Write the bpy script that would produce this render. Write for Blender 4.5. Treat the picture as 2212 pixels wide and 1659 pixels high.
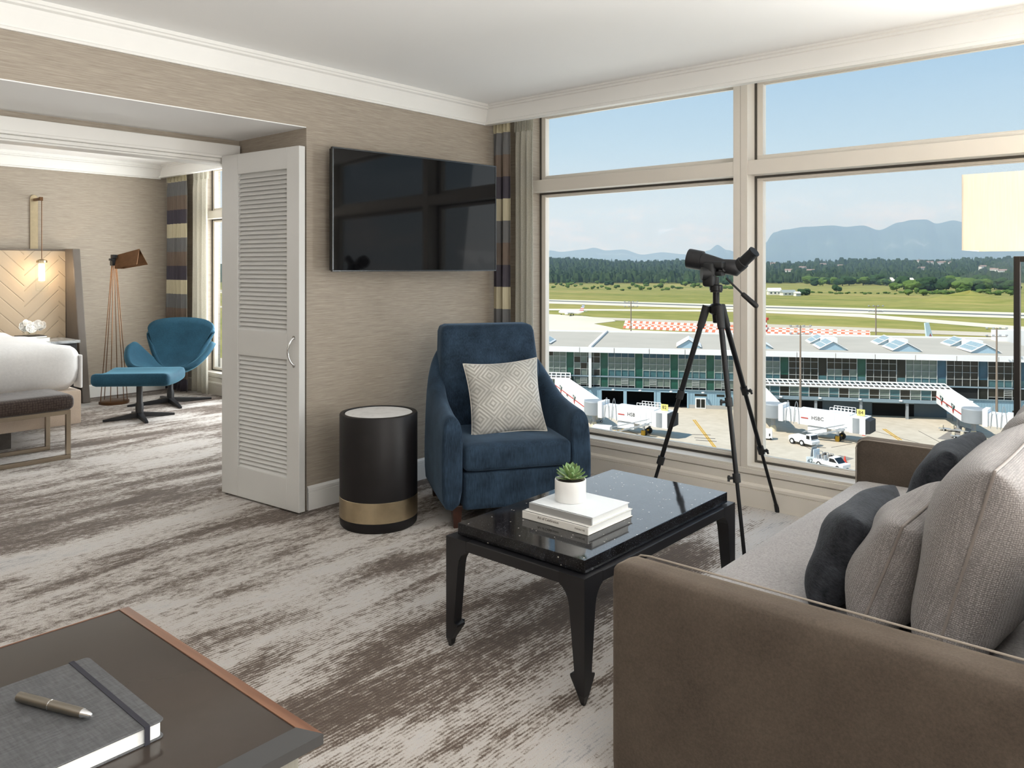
import bpy, bmesh, math, random
from mathutils import Vector, Matrix
SC = bpy.context.scene
for o in list(bpy.data.objects): bpy.data.objects.remove(o, do_unlink=True)
COL = SC.collection
rnd = random.Random(7)
PI = math.pi
def srgb(r, g, b):
    f = lambda c: (c/255/12.92) if c/255 <= .04045 else ((c/255+.055)/1.055)**2.4
    return (f(r), f(g), f(b))

# ------------------------------------------------------------------ camera
FPX, V0, YAW, CH, CX = 1695.0, 578.0, math.radians(40.95), 1.37, 1106.0
cam_d = bpy.data.cameras.new('camera'); cam = bpy.data.objects.new('camera', cam_d); COL.objects.link(cam)
cam.location = (0, 0, CH); cam.rotation_euler = (PI/2, 0, YAW)
cam_d.sensor_width = 36; cam_d.lens = FPX/2212*36; cam_d.shift_y = (V0-829.5)/2212
cam_d.clip_start = .05; cam_d.clip_end = 40000
SC.camera = cam

# ------------------------------------------------------------------ sky
W = bpy.data.worlds.new('sky'); SC.world = W; W.use_nodes = True
nt = W.node_tree; nt.nodes.clear()
def wn(t, **k):
    n = nt.nodes.new(t)
    for a, b in k.items(): setattr(n, a, b)
    return n
tc = wn('ShaderNodeTexCoord'); sep = wn('ShaderNodeSeparateXYZ'); nt.links.new(tc.outputs['Generated'], sep.inputs[0])
ramp = wn('ShaderNodeValToRGB'); nt.links.new(sep.outputs['Z'], ramp.inputs[0])
cr = ramp.color_ramp
cr.elements[0].position = 0.0; cr.elements[0].color = (*srgb(226, 238, 245), 1)
cr.elements[1].position = 1.0; cr.elements[1].color = (*srgb(100, 156, 214), 1)
for p, c in ((.07, (220, 236, 246)), (.15, (194, 223, 244)), (.26, (164, 202, 236)), (.5, (140, 186, 228))):
    e = cr.elements.new(p); e.color = (*srgb(*c), 1)
# low fair-weather clouds near the horizon
mp = wn('ShaderNodeMapping'); mp.inputs['Scale'].default_value = (9, 9, 26); nt.links.new(tc.outputs['Generated'], mp.inputs[0])
nz = wn('ShaderNodeTexNoise'); nz.inputs['Scale'].default_value = 1.6; nz.inputs['Detail'].default_value = 7; nz.inputs['Roughness'].default_value = .62
nt.links.new(mp.outputs[0], nz.inputs[0])
cl = wn('ShaderNodeMapRange'); cl.inputs[1].default_value = .49; cl.inputs[2].default_value = .62; nt.links.new(nz.outputs[0], cl.inputs[0])
lo = wn('ShaderNodeMapRange'); lo.inputs[1].default_value = .095; lo.inputs[2].default_value = .05; nt.links.new(sep.outputs['Z'], lo.inputs[0])
mu = wn('ShaderNodeMath', operation='MULTIPLY'); nt.links.new(cl.outputs[0], mu.inputs[0]); nt.links.new(lo.outputs[0], mu.inputs[1])
mx = wn('ShaderNodeMixRGB'); mx.inputs[2].default_value = (*srgb(252, 250, 250), 1); nt.links.new(mu.outputs[0], mx.inputs[0]); nt.links.new(ramp.outputs[0], mx.inputs[1])
bg = wn('ShaderNodeBackground'); bg.inputs[1].default_value = 1.0; nt.links.new(mx.outputs[0], bg.inputs[0])
wo = wn('ShaderNodeOutputWorld'); nt.links.new(bg.outputs[0], wo.inputs[0])

# ------------------------------------------------------------------ sun, fill lamps added at the windows and below the ceilings
def light(name, kind, loc, energy, col=(1, 1, 1), **k):
    d = bpy.data.lights.new(name, kind); d.energy = energy; d.color = col
    for a, b in k.items(): setattr(d, a, b)
    o = bpy.data.objects.new(name, d); COL.objects.link(o); o.location = loc
    return o
def aim(o, d): o.rotation_euler = Vector(d).to_track_quat('-Z', 'Y').to_euler()
sun = light('sun', 'SUN', (0, 0, 40), 5.2, (1, .95, .87), angle=math.radians(.6)); aim(sun, (.25, .55, -.8))
WINFILL = (1, .99, .98)
for cx, w, en in ((-2.75, 1.3, 8), (1.18, 1.38, 280), (-6.9, 2.2, 135)):
    a = light('added_window_fill', 'AREA', (cx, 4.62, 1.35), en, WINFILL, shape='RECTANGLE', size=w, size_y=2.0); aim(a, (0, -1, .12))  # unseen area lamps added outside the glass to strengthen the daylight
# unseen fill lamps, added out of frame to wash the ceilings
UPC = (1, .985, .97)
a = light('added_ceiling_fill', 'AREA', (1.5, .7, 1.3), 125, UPC, shape='RECTANGLE', size=1.3, size_y=2.2); aim(a, (-.32, .05, 1))
a = light('added_ceiling_fill', 'AREA', (-1.4, -1.9, 1.4), 26, UPC, shape='RECTANGLE', size=2.4, size_y=1.2); aim(a, (-.35, .2, 1))
a = light('added_ceiling_fill', 'AREA', (-6.6, -.6, 1.75), 42, UPC, shape='RECTANGLE', size=2.0, size_y=1.2); aim(a, (-.05, .3, 1))

vs = SC.view_settings
vs.view_transform = 'Standard'; vs.look = 'None'; vs.gamma = 1; vs.use_curve_mapping = False; vs.exposure = 0.03

# ------------------------------------------------------------------ helpers
def tag(o, label=None, cat=None, group=None, kind=None):
    if label: o['label'] = label
    if cat: o['category'] = cat
    if group: o['group'] = group
    if kind: o['kind'] = kind
    return o
def thing(name, loc, label=None, cat=None, rz=0, group=None, kind=None):
    o = bpy.data.objects.new(name, None); COL.objects.link(o); o.empty_display_size = .1
    o.location = loc; o.rotation_euler = (0, 0, rz)
    return tag(o, label, cat, group, kind)
def wmat(o):
    m = Matrix.LocRotScale(o.location, o.rotation_euler.to_quaternion(), o.scale)
    return (wmat(o.parent) @ o.matrix_parent_inverse @ m) if o.parent else m

class MB:
    def __init__(s): s.v = []; s.f = []
    def add(s, vs, fs):
        n = len(s.v); s.v += [tuple(p) for p in vs]; s.f += [tuple(i+n for i in f) for f in fs]; return s
    def box(s, x0, x1, y0, y1, z0, z1, M=None):
        vs = [Vector(p) for p in ((x0,y0,z0),(x1,y0,z0),(x1,y1,z0),(x0,y1,z0),(x0,y0,z1),(x1,y0,z1),(x1,y1,z1),(x0,y1,z1))]
        if M is not None: vs = [M @ p for p in vs]
        return s.add(vs, ((0,3,2,1),(4,5,6,7),(0,1,5,4),(1,2,6,5),(2,3,7,6),(3,0,4,7)))
    def hexa(s, lo, hi):      # lo, hi: 4 points each, same winding
        return s.add(list(lo)+list(hi), ((0,3,2,1),(4,5,6,7),(0,1,5,4),(1,2,6,5),(2,3,7,6),(3,0,4,7)))
    def extr(s, poly, vec):   # polygon of 3d points swept along vec
        n = len(poly); v = Vector(vec); a = [Vector(p) for p in poly]
        return s.add(a+[p+v for p in a], [tuple(range(n))[::-1], tuple(range(n, 2*n))]+[(i,(i+1)%n,(i+1)%n+n,i+n) for i in range(n)])
    def loft(s, rings, closed=True, caps=True):
        n = len(rings[0]); vs = [p for r in rings for p in r]; fs = []
        for j in range(len(rings)-1):
            for i in range(n if closed else n-1):
                k = (i+1) % n; fs.append((j*n+i, j*n+k, (j+1)*n+k, (j+1)*n+i))
        if caps: fs += [tuple(range(n))[::-1], tuple(range((len(rings)-1)*n, len(rings)*n))]
        return s.add(vs, fs)
    def cyl(s, p0, p1, r0, r1=None, n=12, caps=True):
        r1 = r0 if r1 is None else r1; p0 = Vector(p0); p1 = Vector(p1); d = (p1-p0).normalized()
        a = d.orthogonal().normalized(); b = d.cross(a)
        ring = lambda c, r: [c+(a*math.cos(2*PI*i/n)+b*math.sin(2*PI*i/n))*r for i in range(n)]
        return s.loft([ring(p0, r0), ring(p1, r1)], True, caps)
    def tube(s, pts, r, n=8, closed=False):
        pts = [Vector(p) for p in pts]; m = len(pts); rings = []; ref = None
        for i in range(m):
            if closed: d = pts[(i+1) % m]-pts[i-1]
            else: d = pts[min(i+1, m-1)]-pts[max(i-1, 0)]
            d.normalize()
            if ref is None: ref = d.orthogonal().normalized()
            ref = (ref-d*ref.dot(d)).normalized(); b = d.cross(ref)
            rr = r[i] if isinstance(r, (list, tuple)) else r
            rings.append([pts[i]+(ref*math.cos(2*PI*k/n)+b*math.sin(2*PI*k/n))*rr for k in range(n)])
        if closed: rings.append(rings[0])
        return s.loft(rings, True, not closed)
    def lathe(s, prof, c=(0, 0, 0), n=32):
        c = Vector(c)
        return s.loft([[c+Vector((r*math.cos(2*PI*i/n), r*math.sin(2*PI*i/n), z)) for i in range(n)] for r, z in prof])
    def grid(s, fn, nu, nv, cu=False, cv=False):
        U = nu if cu else nu+1; Vn = nv if cv else nv+1
        vs = [fn(i/nu, j/nv) for j in range(Vn) for i in range(U)]; fs = []
        for j in range(nv):
            for i in range(nu):
                a, b = i, (i+1) % U; c, d = j, (j+1) % Vn
                fs.append((c*U+a, c*U+b, d*U+b, d*U+a))
        return s.add(vs, fs)
    def rbox(s, c, h, r, n=8, fn=None):   # soft rounded box: centre, half sizes, corner radius
        c = Vector(c); h = Vector(h)
        def P(q):
            p = Vector([q[i]*h[i] for i in range(3)]); a = Vector([max(-(h[i]-r), min(h[i]-r, p[i])) for i in range(3)])
            d = p-a
            p = a+d.normalized()*r if d.length > 1e-9 else p
            if fn: p = fn(p, q)
            return c+p
        for ax in range(3):
            for sg in (-1, 1):
                def g(u, v, ax=ax, sg=sg):
                    q = [0, 0, 0]; q[ax] = sg; k1, k2 = (ax+1) % 3, (ax+2) % 3
                    q[k1] = (2*u-1)*(sg); q[k2] = 2*v-1
                    # crowd samples toward the edges
                    q[k1] = math.sin(q[k1]*PI/2); q[k2] = math.sin(q[k2]*PI/2)
                    return P(q)
                s.grid(g, n, n)
        return s
    def xf(s, M, start=0):
        for i in range(start, len(s.v)): s.v[i] = tuple(M @ Vector(s.v[i]))
        return s
    def build(s, name, mat, parent=None, smooth=0, bevel=0, seg=2, weld=False, sub=0, world=True, solid=0, mats=None, fm=None):
        me = bpy.data.meshes.new(name); me.from_pydata(s.v, [], s.f); me.validate()
        if weld:
            bm = bmesh.new(); bm.from_mesh(me); bmesh.ops.remove_doubles(bm, verts=bm.verts, dist=1e-4); bmesh.ops.recalc_face_normals(bm, faces=bm.faces); bm.to_mesh(me); bm.free()
        for m in (mats or [mat]): me.materials.append(m)
        if fm: me.polygons.foreach_set('material_index', fm)
        if smooth:
            me.polygons.foreach_set('use_smooth', [True]*len(me.polygons))
            if smooth < 180: me.set_sharp_from_angle(angle=math.radians(smooth))
        o = bpy.data.objects.new(name, me); COL.objects.link(o)
        if bevel:
            b = o.modifiers.new('bevel', 'BEVEL'); b.width = bevel; b.segments = seg; b.limit_method = 'ANGLE'; b.angle_limit = math.radians(35)
        if sub:
            b = o.modifiers.new('subsurf', 'SUBSURF'); b.levels = sub; b.render_levels = sub
        if solid:
            b = o.modifiers.new('solid', 'SOLIDIFY'); b.thickness = solid; b.offset = 0
        if parent is not None:
            o.parent = parent
            if world: o.matrix_parent_inverse = wmat(parent).inverted()
        return o
def struct(mb, name, mat, label=None, **k):
    o = mb.build(name, mat, **k)
    if not k.get('parent'): tag(o, label, None, None, 'structure')
    return o
def copy_tree(o, parent=None, M=None):
    c = o.copy(); COL.objects.link(c); c.parent = parent
    for ch in o.children: copy_tree(ch, c)
    return c
def place(o, x, y, z, rz=None):
    o.location = (x, y, z)
    if rz is not None: o.rotation_euler[2] = rz
    return o

# ------------------------------------------------------------------ materials
MT = {}
class NT:
    def __init__(s, name):
        s.m = bpy.data.materials.new(name); s.m.use_nodes = True; s.t = s.m.node_tree
        s.b = s.t.nodes['Principled BSDF']; s.out = s.t.nodes['Material Output']; MT[name] = s.m
        s._c = None
    def n(s, t, **k):
        nd = s.t.nodes.new(t)
        for a, b in k.items():
            if a.startswith('i_'): nd.inputs[int(a[2:])].default_value = b
            else: setattr(nd, a, b)
        return nd
    def l(s, a, b): s.t.links.new(a, b)
    def coord(s, scale=(1, 1, 1), rot=(0, 0, 0), kind='Object', loc=(0, 0, 0)):
        if s._c is None: s._c = s.n('ShaderNodeTexCoord')
        m = s.n('ShaderNodeMapping'); m.inputs['Scale'].default_value = scale; m.inputs['Rotation'].default_value = rot; m.inputs['Location'].default_value = loc
        s.l(s._c.outputs[kind], m.inputs[0]); return m.outputs[0]
    def noise(s, co, scale=1, detail=3, rough=.55, dist=0):
        n = s.n('ShaderNodeTexNoise'); n.inputs['Scale'].default_value = scale; n.inputs['Detail'].default_value = detail
        n.inputs['Roughness'].default_value = rough; n.inputs['Distortion'].default_value = dist; s.l(co, n.inputs['Vector']); return n.outputs[0]
    def vor(s, co, scale=1, feature='F1', out='Distance', rand=1):
        n = s.n('ShaderNodeTexVoronoi'); n.feature = feature; n.inputs['Scale'].default_value = scale; n.inputs['Randomness'].default_value = rand; s.l(co, n.inputs['Vector']); return n.outputs[out]
    def ramp(s, x, stops, interp='LINEAR'):
        r = s.n('ShaderNodeValToRGB'); c = r.color_ramp; c.interpolation = interp
        while len(c.elements) < len(stops): c.elements.new(.5)
        for e, (p, col) in zip(c.elements, stops):
            e.position = p; e.color = (*(col if len(col) == 3 else col[:3]), 1) if not isinstance(col, (int, float)) else (col, col, col, 1)
        s.l(x, r.inputs[0]); return r.outputs[0]
    def mix(s, f, a, b, mode='MIX'):
        m = s.n('ShaderNodeMixRGB', blend_type=mode)
        for i, x in enumerate((f, a, b)):
            if isinstance(x, (int, float)): m.inputs[i].default_value = x if i == 0 else (x, x, x, 1)
            elif isinstance(x, tuple): m.inputs[i].default_value = (*x, 1)
            else: s.l(x, m.inputs[i])
        return m.outputs[0]
    def math(s, op, a, b=None):
        m = s.n('ShaderNodeMath', operation=op)
        for i, x in enumerate((a, b)):
            if x is None: continue
            if isinstance(x, (int, float)): m.inputs[i].default_value = x
            else: s.l(x, m.inputs[i])
        return m.outputs[0]
    def bump(s, h, strength=.3, dist=.01):
        b = s.n('ShaderNodeBump'); b.inputs['Strength'].default_value = strength; b.inputs['Distance'].default_value = dist
        s.l(h, b.inputs['Height']); s.l(b.outputs[0], s.b.inputs['Normal'])
    def set(s, **k):
        for a, v in k.items():
            i = s.b.inputs[{'col': 'Base Color', 'rough': 'Roughness', 'metal': 'Metallic', 'spec': 'Specular IOR Level', 'sheen': 'Sheen Weight', 'sr': 'Sheen Roughness', 'st': 'Sheen Tint', 'coat': 'Coat Weight', 'cr': 'Coat Roughness', 'alpha': 'Alpha', 'trans': 'Transmission Weight', 'ior': 'IOR', 'ecol': 'Emission Color', 'es': 'Emission Strength', 'sss': 'Subsurface Weight'}[a]]
            if isinstance(v, tuple): i.default_value = (*v, 1)
            elif isinstance(v, (int, float)): i.default_value = v
            else: s.l(v, i)
        return s
def plain(name, c, rough=.5, metal=0, var=.06, scale=8, bump=0, bscale=60, **k):
    t = NT(name); base = srgb(*c)
    x = t.noise(t.coord((scale,)*3), 1, 3)
    lo = tuple(b*(1-var) for b in base); hi = tuple(min(1, b*(1+var)) for b in base)
    t.set(col=t.ramp(x, ((.3, lo), (.7, hi))), rough=rough, metal=metal, **k)
    if bump: t.bump(t.noise(t.coord((bscale,)*3), 1, 2), bump, .01)
    return t.m
# ------------------------------------------------------------------ room materials
t = NT('wallpaper'); co = t.coord((5, 5, 260)); x = t.noise(co, 1, 4, .6); y = t.noise(t.coord((1.2, 1.2, 3)), 1, 2); z = t.noise(t.coord((14, 14, 700)), 1, 2)
c = t.ramp(x, ((.25, srgb(138, 127, 114)), (.5, srgb(166, 155, 141)), (.75, srgb(192, 182, 168))))
t.set(col=t.mix(.35, c, t.ramp(z, ((.3, srgb(132, 121, 108)), (.7, srgb(196, 187, 173))))), rough=.62, spec=.3); t.bump(x, .25, .004)
t = NT('carpet')
a = t.noise(t.coord((1.55, .34, 1), loc=(.35, .15, 0)), 1, 9, .62, .35)
b = t.noise(t.coord((8, 1.7, 1)), 1, 6, .62, .8)
s_ = t.noise(t.coord((60, 26, 60)), 1, 3, .6, .5)
sp = t.noise(t.coord((230, 190, 1)), 1, 1)
wv = t.n('ShaderNodeTexWave', wave_type='BANDS', bands_direction='X'); wv.inputs['Scale'].default_value = 23; wv.inputs['Distortion'].default_value = .6; wv.inputs['Detail'].default_value = 1
t.l(t.coord((1, 1, 1)), wv.inputs[0])
h = t.math('ADD', t.math('MULTIPLY', a, .54), t.math('MULTIPLY', b, .26)); h = t.math('ADD', h, t.math('MULTIPLY', s_, .20))
h2 = t.math('ADD', h, t.math('MULTIPLY', t.math('SUBTRACT', wv.outputs[1], .5), .045))
h2 = t.math('ADD', h2, t.math('MULTIPLY', t.math('SUBTRACT', sp, .5), .10))
c = t.ramp(h2, ((.42, srgb(84, 72, 63)), (.47, srgb(102, 89, 79)), (.488, srgb(136, 126, 117)), (.505, srgb(164, 156, 148)), (.53, srgb(196, 190, 184)), (.60, srgb(194, 191, 188)), (.66, srgb(150, 148, 148))))
t.set(col=t.mix(.16, c, t.ramp(sp, ((.3, (0, 0, 0)), (.7, (1, 1, 1)))), 'OVERLAY') if False else c, rough=.95, spec=.15, sheen=.15)
t.bump(t.math('ADD', t.math('MULTIPLY', h, 1.6), t.math('MULTIPLY', sp, .35)), .7, .012)
WHITE = plain('white_paint', (238, 237, 233), .45, var=.015, scale=3)
CEIL = plain('ceiling_paint', (250, 250, 249), .8, var=.01, scale=2)
DOORW = plain('door_paint', (216, 216, 213), .4, var=.015, scale=4, bump=.03, bscale=30)
FRAME = plain('window_frame_paint', (226, 219, 208), .38, var=.015, scale=3)
GASKET = plain('dark_gasket', (74, 70, 64), .5)
t = NT('window_glass'); t.t.nodes.remove(t.b)
tr = t.n('ShaderNodeBsdfTransparent'); gl = t.n('ShaderNodeBsdfGlossy'); gl.inputs['Roughness'].default_value = 0
fr = t.n('ShaderNodeFresnel'); fr.inputs[0].default_value = 1.25; mxs = t.n('ShaderNodeMixShader'); ge = t.n('ShaderNodeNewGeometry')
t.l(t.math('MULTIPLY', fr.outputs[0], t.math('SUBTRACT', 1.0, ge.outputs['Backfacing'])), mxs.inputs[0]); t.l(tr.outputs[0], mxs.inputs[1]); t.l(gl.outputs[0], mxs.inputs[2]); t.l(mxs.outputs[0], t.out.inputs[0])
tr.inputs[0].default_value = (.985, .995, .99, 1)

CZ = 2.515                                   # ceiling height
WX, WX2, OJ, OT = -3.78, -4.50, 2.585, 2.16   # partition face, its far face, opening jamb, opening top
BX = -8.78                                    # bedroom headboard wall
FY = 4.309                                    # room face of the window wall
RX, BY = 2.7, -3.2                            # right and rear walls
# floor, ceiling
struct(MB().box(BX-.2, RX+.2, BY-.2, FY+.2, -.12, 0), 'floor', MT['carpet'], 'abstract taupe and pale grey streaked carpet')
struct(MB().box(BX-.2, RX+.2, BY-.2, FY+.32, CZ, CZ+.2), 'ceiling', CEIL, 'smooth white ceiling')
# partition wall with the wide opening to the bedroom
m = MB().box(WX2-.1, WX, OJ, FY+.1, 0, CZ).box(WX2-.1, WX, BY, .05, 0, CZ).box(WX2, WX, .05, OJ, OT+.004, CZ).box(WX2-.1, WX2, .05, OJ, 2.03, CZ)
struct(m, 'wall_partition', MT['wallpaper'], 'taupe grasscloth partition wall with wide bedroom opening')
struct(MB().box(WX2-.002, WX-.0015, .05, OJ, OT-.001, OT+.004), 'trim_1', CEIL, 'white soffit of the bedroom opening')
struct(MB().box(BX-.15, BX, BY, FY+.15, 0, CZ), 'wall_bedroom', MT['wallpaper'], 'taupe grasscloth wall behind the bed')
struct(MB().box(BX, RX, BY-.15, BY, 0, CZ), 'wall_back', MT['wallpaper'], 'taupe wall behind the camera')
struct(MB().box(RX, RX+.15, BY, FY+.15, 0, CZ), 'wall_right', MT['wallpaper'], 'taupe wall on the sofa side')
# white header and jamb casing of the bedroom doorway
m = MB().box(WX2-.11, WX2+.035, .05, OJ-.012, 2.052, 2.125).box(WX2-.11, WX2+.05, .05, OJ-.012, 2.036, 2.052).box(WX2-.11, WX2+.022, .05, OJ-.012, 2.016, 2.036).box(WX2-.11, WX2+.01, .05, OJ-.012, 2.005, 2.016)
struct(m, 'trim_2', WHITE, 'white moulded door header across the bedroom opening', bevel=.003)
struct(MB().box(WX2-.115, WX2+.012, OJ-.05, OJ, 0, 2.03), 'trim_3', WHITE, 'white door jamb of the bedroom opening', bevel=.003)
# crown mouldings: a flat fascia with a small lip top and bottom, swept along the walls
def crown(name, p0, p1, nx, ny, zb, label, ext=0, dep=.05):
    prof = [(0, zb), (dep*.34, zb), (dep*.34, zb+.012), (dep*.22, zb+.017), (dep*.26, zb+.024), (dep*.5, zb+.085), (dep*.62, zb+.105), (dep*.9, zb+.112), (dep*.9, zb+.122), (dep*1.05, zb+.126), (dep*1.05, CZ), (0, CZ)]
    return struct(MB().extr([(p0[0]+d*nx, p0[1]+d*ny, z) for d, z in prof], (p1[0]-p0[0], p1[1]-p0[1], 0)), name, WHITE, label)
VY = 4.06                                     # valance face in front of the curtains
crown('trim_4', (WX, BY), (WX, VY+.01), 1, 0, 2.372, 'white crown moulding along the television wall')
crown('trim_5', (BX, BY), (BX, VY+.01), 1, 0, 2.36, 'white crown moulding along the bedroom wall', dep=.09)
crown('trim_6', (WX2-.1, BY), (WX2-.1, VY+.01), -1, 0, 2.372, 'white crown moulding on bedroom side of the partition')
def valance(name, x0, x1, label):
    prof = [(VY+.04, 2.374), (VY-.012, 2.374), (VY-.012, 2.39), (VY, 2.396), (VY, 2.484), (VY-.01, 2.488), (VY-.01, 2.5), (VY-.02, 2.504), (VY-.02, CZ), (VY+.04, CZ)]
    return struct(MB().extr([(x0, y, z) for y, z in prof], (x1-x0, 0, 0)), name, WHITE, label)
valance('trim_7', WX, RX, 'white curtain valance above the living room windows')
valance('trim_8', BX, WX2-.1, 'white curtain valance above the bedroom window')
# baseboards
def base(name, p0, p1, nx, ny, label, mat=None, top=.134):
    prof = [(0, 0), (.018, 0), (.018, top-.034), (.013, top-.033), (.013, top-.029), (.017, top-.027), (.016, top-.012), (.01, top-.004), (.004, top), (0, top)]
    return struct(MB().extr([(p0[0]+d*nx, p0[1]+d*ny, z) for d, z in prof], (p1[0]-p0[0], p1[1]-p0[1], 0)), name, mat or WHITE, label)
base('baseboard_left', (WX, OJ+.002), (WX, FY), 1, 0, 'white baseboard under the television')
base('baseboard_bedroom', (BX, BY), (BX, FY), 1, 0, 'white baseboard behind the bedroom lamp')
base('baseboard_window', (WX+.018, FY), (RX, FY), 0, -1, 'off-white baseboard under the living room windows', FRAME, .134)
base('baseboard_bedroom_window', (BX+.018, FY), (WX2-.1, FY), 0, -1, 'off-white baseboard under the bedroom window', FRAME, .134)
# window wall: low spandrel, posts, transoms, sills, sashes and panes
GY = FY+.125                                  # glass plane
struct(MB().box(BX, RX, FY, FY+.2, 0, .178).box(BX, RX, FY-.006, FY+.2, .185, .215).box(BX, RX, FY+.006, FY+.2, .178, .185), 'wall_window', FRAME, 'low off-white panelled wall below the windows', bevel=.002)
struct(MB().box(WX-.9, -3.56, FY-.0, FY+.2, .215, CZ), 'wall_window_pier', MT['wallpaper'], 'wall pier behind the living room curtains')
struct(MB().box(BX, -8.25, FY, FY+.2, .215, CZ), 'wall_window_corner', MT['wallpaper'], 'wall pier behind the bedroom curtains')
struct(MB().box(BX, RX, FY, FY+.2, 2.47, CZ), 'wall_window_head', FRAME, 'window head above the glass')
def window(name, x0, x1, label, left=True):
    w = thing(name, (x0, FY, .215)); tag(w, label, None, None, 'structure')
    ZT0, ZT1, ZB, ZH = 1.905, 1.988, .215, 2.47
    MB().box(x0, x1, FY, FY+.13, ZB, .229).build('window_sill', FRAME, w, bevel=.002)
    MB().box(x0, x1, FY+.002, FY+.15, ZT0, ZT1).build('transom', FRAME, w, bevel=.002)
    for nm, za, zb in (('lower', .229, ZT0), ('upper', ZT1, ZH)):
        g = .012; y0 = FY+.098
        m = MB()
        for a, b, c, d in ((x0, x1, za, za+g), (x0, x1, zb-g, zb), (x0, x0+g, za+g, zb-g), (x1-g, x1, za+g, zb-g)): m.box(a, b, y0, y0+.02, c, d)
        m.build('gasket', GASKET, w)
        s_ = .036; m = MB()
        X0, X1, A, B = x0+g, x1-g, za+g, zb-g
        for a, b, c, d in ((X0, X1, A, A+s_*.62), (X0, X1, B-s_*.4, B), (X0, X0+s_, A+s_*.62, B-s_*.4), (X1-s_, X1, A+s_*.62, B-s_*.4)): m.box(a, b, y0+.006, y0+.05, c, d)
        for a, b, c, d in ((X0+s_, X1-s_, A+s_*.62, A+s_*.62+.006), (X0+s_, X1-s_, B-s_*.4-.006, B-s_*.4)): m.box(a, b, y0+.016, y0+.04, c, d)
        m.build('sash', FRAME, w, bevel=.002)
        MB().box(X0+s_*.6, X1-s_*.6, GY, GY+.006, A+s_*.3, B-s_*.3).build('pane', MT['window_glass'], w)
    return w
window('window_1', -3.56, -2.028, 'tall two-light window left of the spotting scope')
window('window_2', -1.941, -.05, 'tall two-light window behind the sofa')
window('window_3', .04, 1.9, 'tall two-light window beyond the lamp')
window('window_4', -8.25, -6.6, 'bedroom window beside the curtains')
window('window_5', -6.5, -4.75, 'bedroom window hidden by the door')
def mullion(name, x0, x1, label):
    xm = (x0+x1)/2; w = thing(name, (xm, FY, .215)); tag(w, label, None, None, 'structure')
    for a, b in ((x0, xm-.001), (xm+.001, x1)): MB().box(a, b, FY-.001, FY+.16, .215, 2.47).build('mullion_half', FRAME, w, bevel=.0015)
    MB().box(xm-.002, xm+.002, FY+.004, FY+.15, .215, 2.47).build('joint', GASKET, w)
mullion('trim_9', -2.028, -1.941, 'off-white window mullion behind the spotting scope')
mullion('trim_10', -.05, .04, 'off-white window mullion beyond the lamp')
mullion('trim_11', -6.6, -6.5, 'off-white bedroom window mullion')
struct(MB().box(1.9, RX, FY, FY+.2, .215, 2.47), 'wall_window_end', MT['wallpaper'], 'wall pier right of the windows')
# ------------------------------------------------------------------ measured camera frame (metres from pixels of the photograph)
_fw = Vector((-math.sin(YAW), math.cos(YAW), 0)); _rt = Vector((math.cos(YAW), math.sin(YAW), 0))
def ray(u, v): return _fw+_rt*((u-CX)/FPX)+Vector((0, 0, (V0-v)/FPX))
def at(u, v, t): return Vector((0, 0, CH))+ray(u, v)*t
def onz(u, v, z=0.0): d = ray(u, v); return Vector((0, 0, CH))+d*((z-CH)/d.z)
def frame_m(o, ex, ey, ez):
    return Matrix(((ex[0], ey[0], ez[0], o[0]), (ex[1], ey[1], ez[1], o[1]), (ex[2], ey[2], ez[2], o[2]), (0, 0, 0, 1)))
def text(body, size, mat, parent, M, extrude=.0004, name='lettering', align='LEFT', sx=1.0):
    cu = bpy.data.curves.new('lettering', 'FONT'); cu.body = body; cu.size = size; cu.extrude = extrude; cu.align_x = align; cu.align_y = 'CENTER'; cu.resolution_u = 3
    tmp = bpy.data.objects.new('tmp', cu); COL.objects.link(tmp)
    bpy.context.view_layer.update()
    me = bpy.data.meshes.new_from_object(tmp); bpy.data.objects.remove(tmp, do_unlink=True)
    me.transform(M @ Matrix.Diagonal((sx, 1, 1, 1))); me.materials.clear(); me.materials.append(mat)
    o = bpy.data.objects.new(name, me); COL.objects.link(o)
    if parent is not None: o.parent = parent; o.matrix_parent_inverse = wmat(parent).inverted()
    return o

# ------------------------------------------------------------------ furniture materials
CHROME = plain('chrome', (225, 226, 228), .12, 1, var=.02)
BRASS = plain('brushed_brass', (196, 180, 150), .32, 1, var=.08, scale=20)
BRONZE = plain('bronze', (112, 84, 62), .38, 1, var=.1, scale=20)
BLACKW = plain('black_lacquer', (24, 24, 27), .34, var=.1, scale=12)
BLACKM = plain('black_metal', (26, 27, 30), .42, var=.1)
BLACKP = plain('black_rubber', (22, 23, 25), .55, var=.12, scale=40, bump=.1, bscale=300)
DARKLEG = plain('dark_walnut', (62, 38, 30), .35, var=.2, scale=30)
t = NT('black_granite')
v1 = t.vor(t.coord((90,)*3), 1, 'F1', 'Color'); v2 = t.vor(t.coord((90,)*3), 1); v3 = t.noise(t.coord((16,)*3), 1, 5, .65)
r = t.n('ShaderNodeSeparateColor'); t.l(v1, r.inputs[0])
fl = t.math('MULTIPLY', t.math('GREATER_THAN', r.outputs[0], .945), t.math('LESS_THAN', v2, .27))
sm = t.math('GREATER_THAN', t.noise(t.coord((330,)*3), 1, 1), .68)
base = t.ramp(v3, ((.35, srgb(12, 12, 14)), (.6, srgb(28, 29, 33)), (.75, srgb(52, 54, 60))))
c = t.mix(t.math('MULTIPLY', sm, .35), base, srgb(120, 122, 126)); c = t.mix(fl, c, srgb(176, 173, 166))
t.set(col=c, rough=.07, spec=.35)
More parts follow.
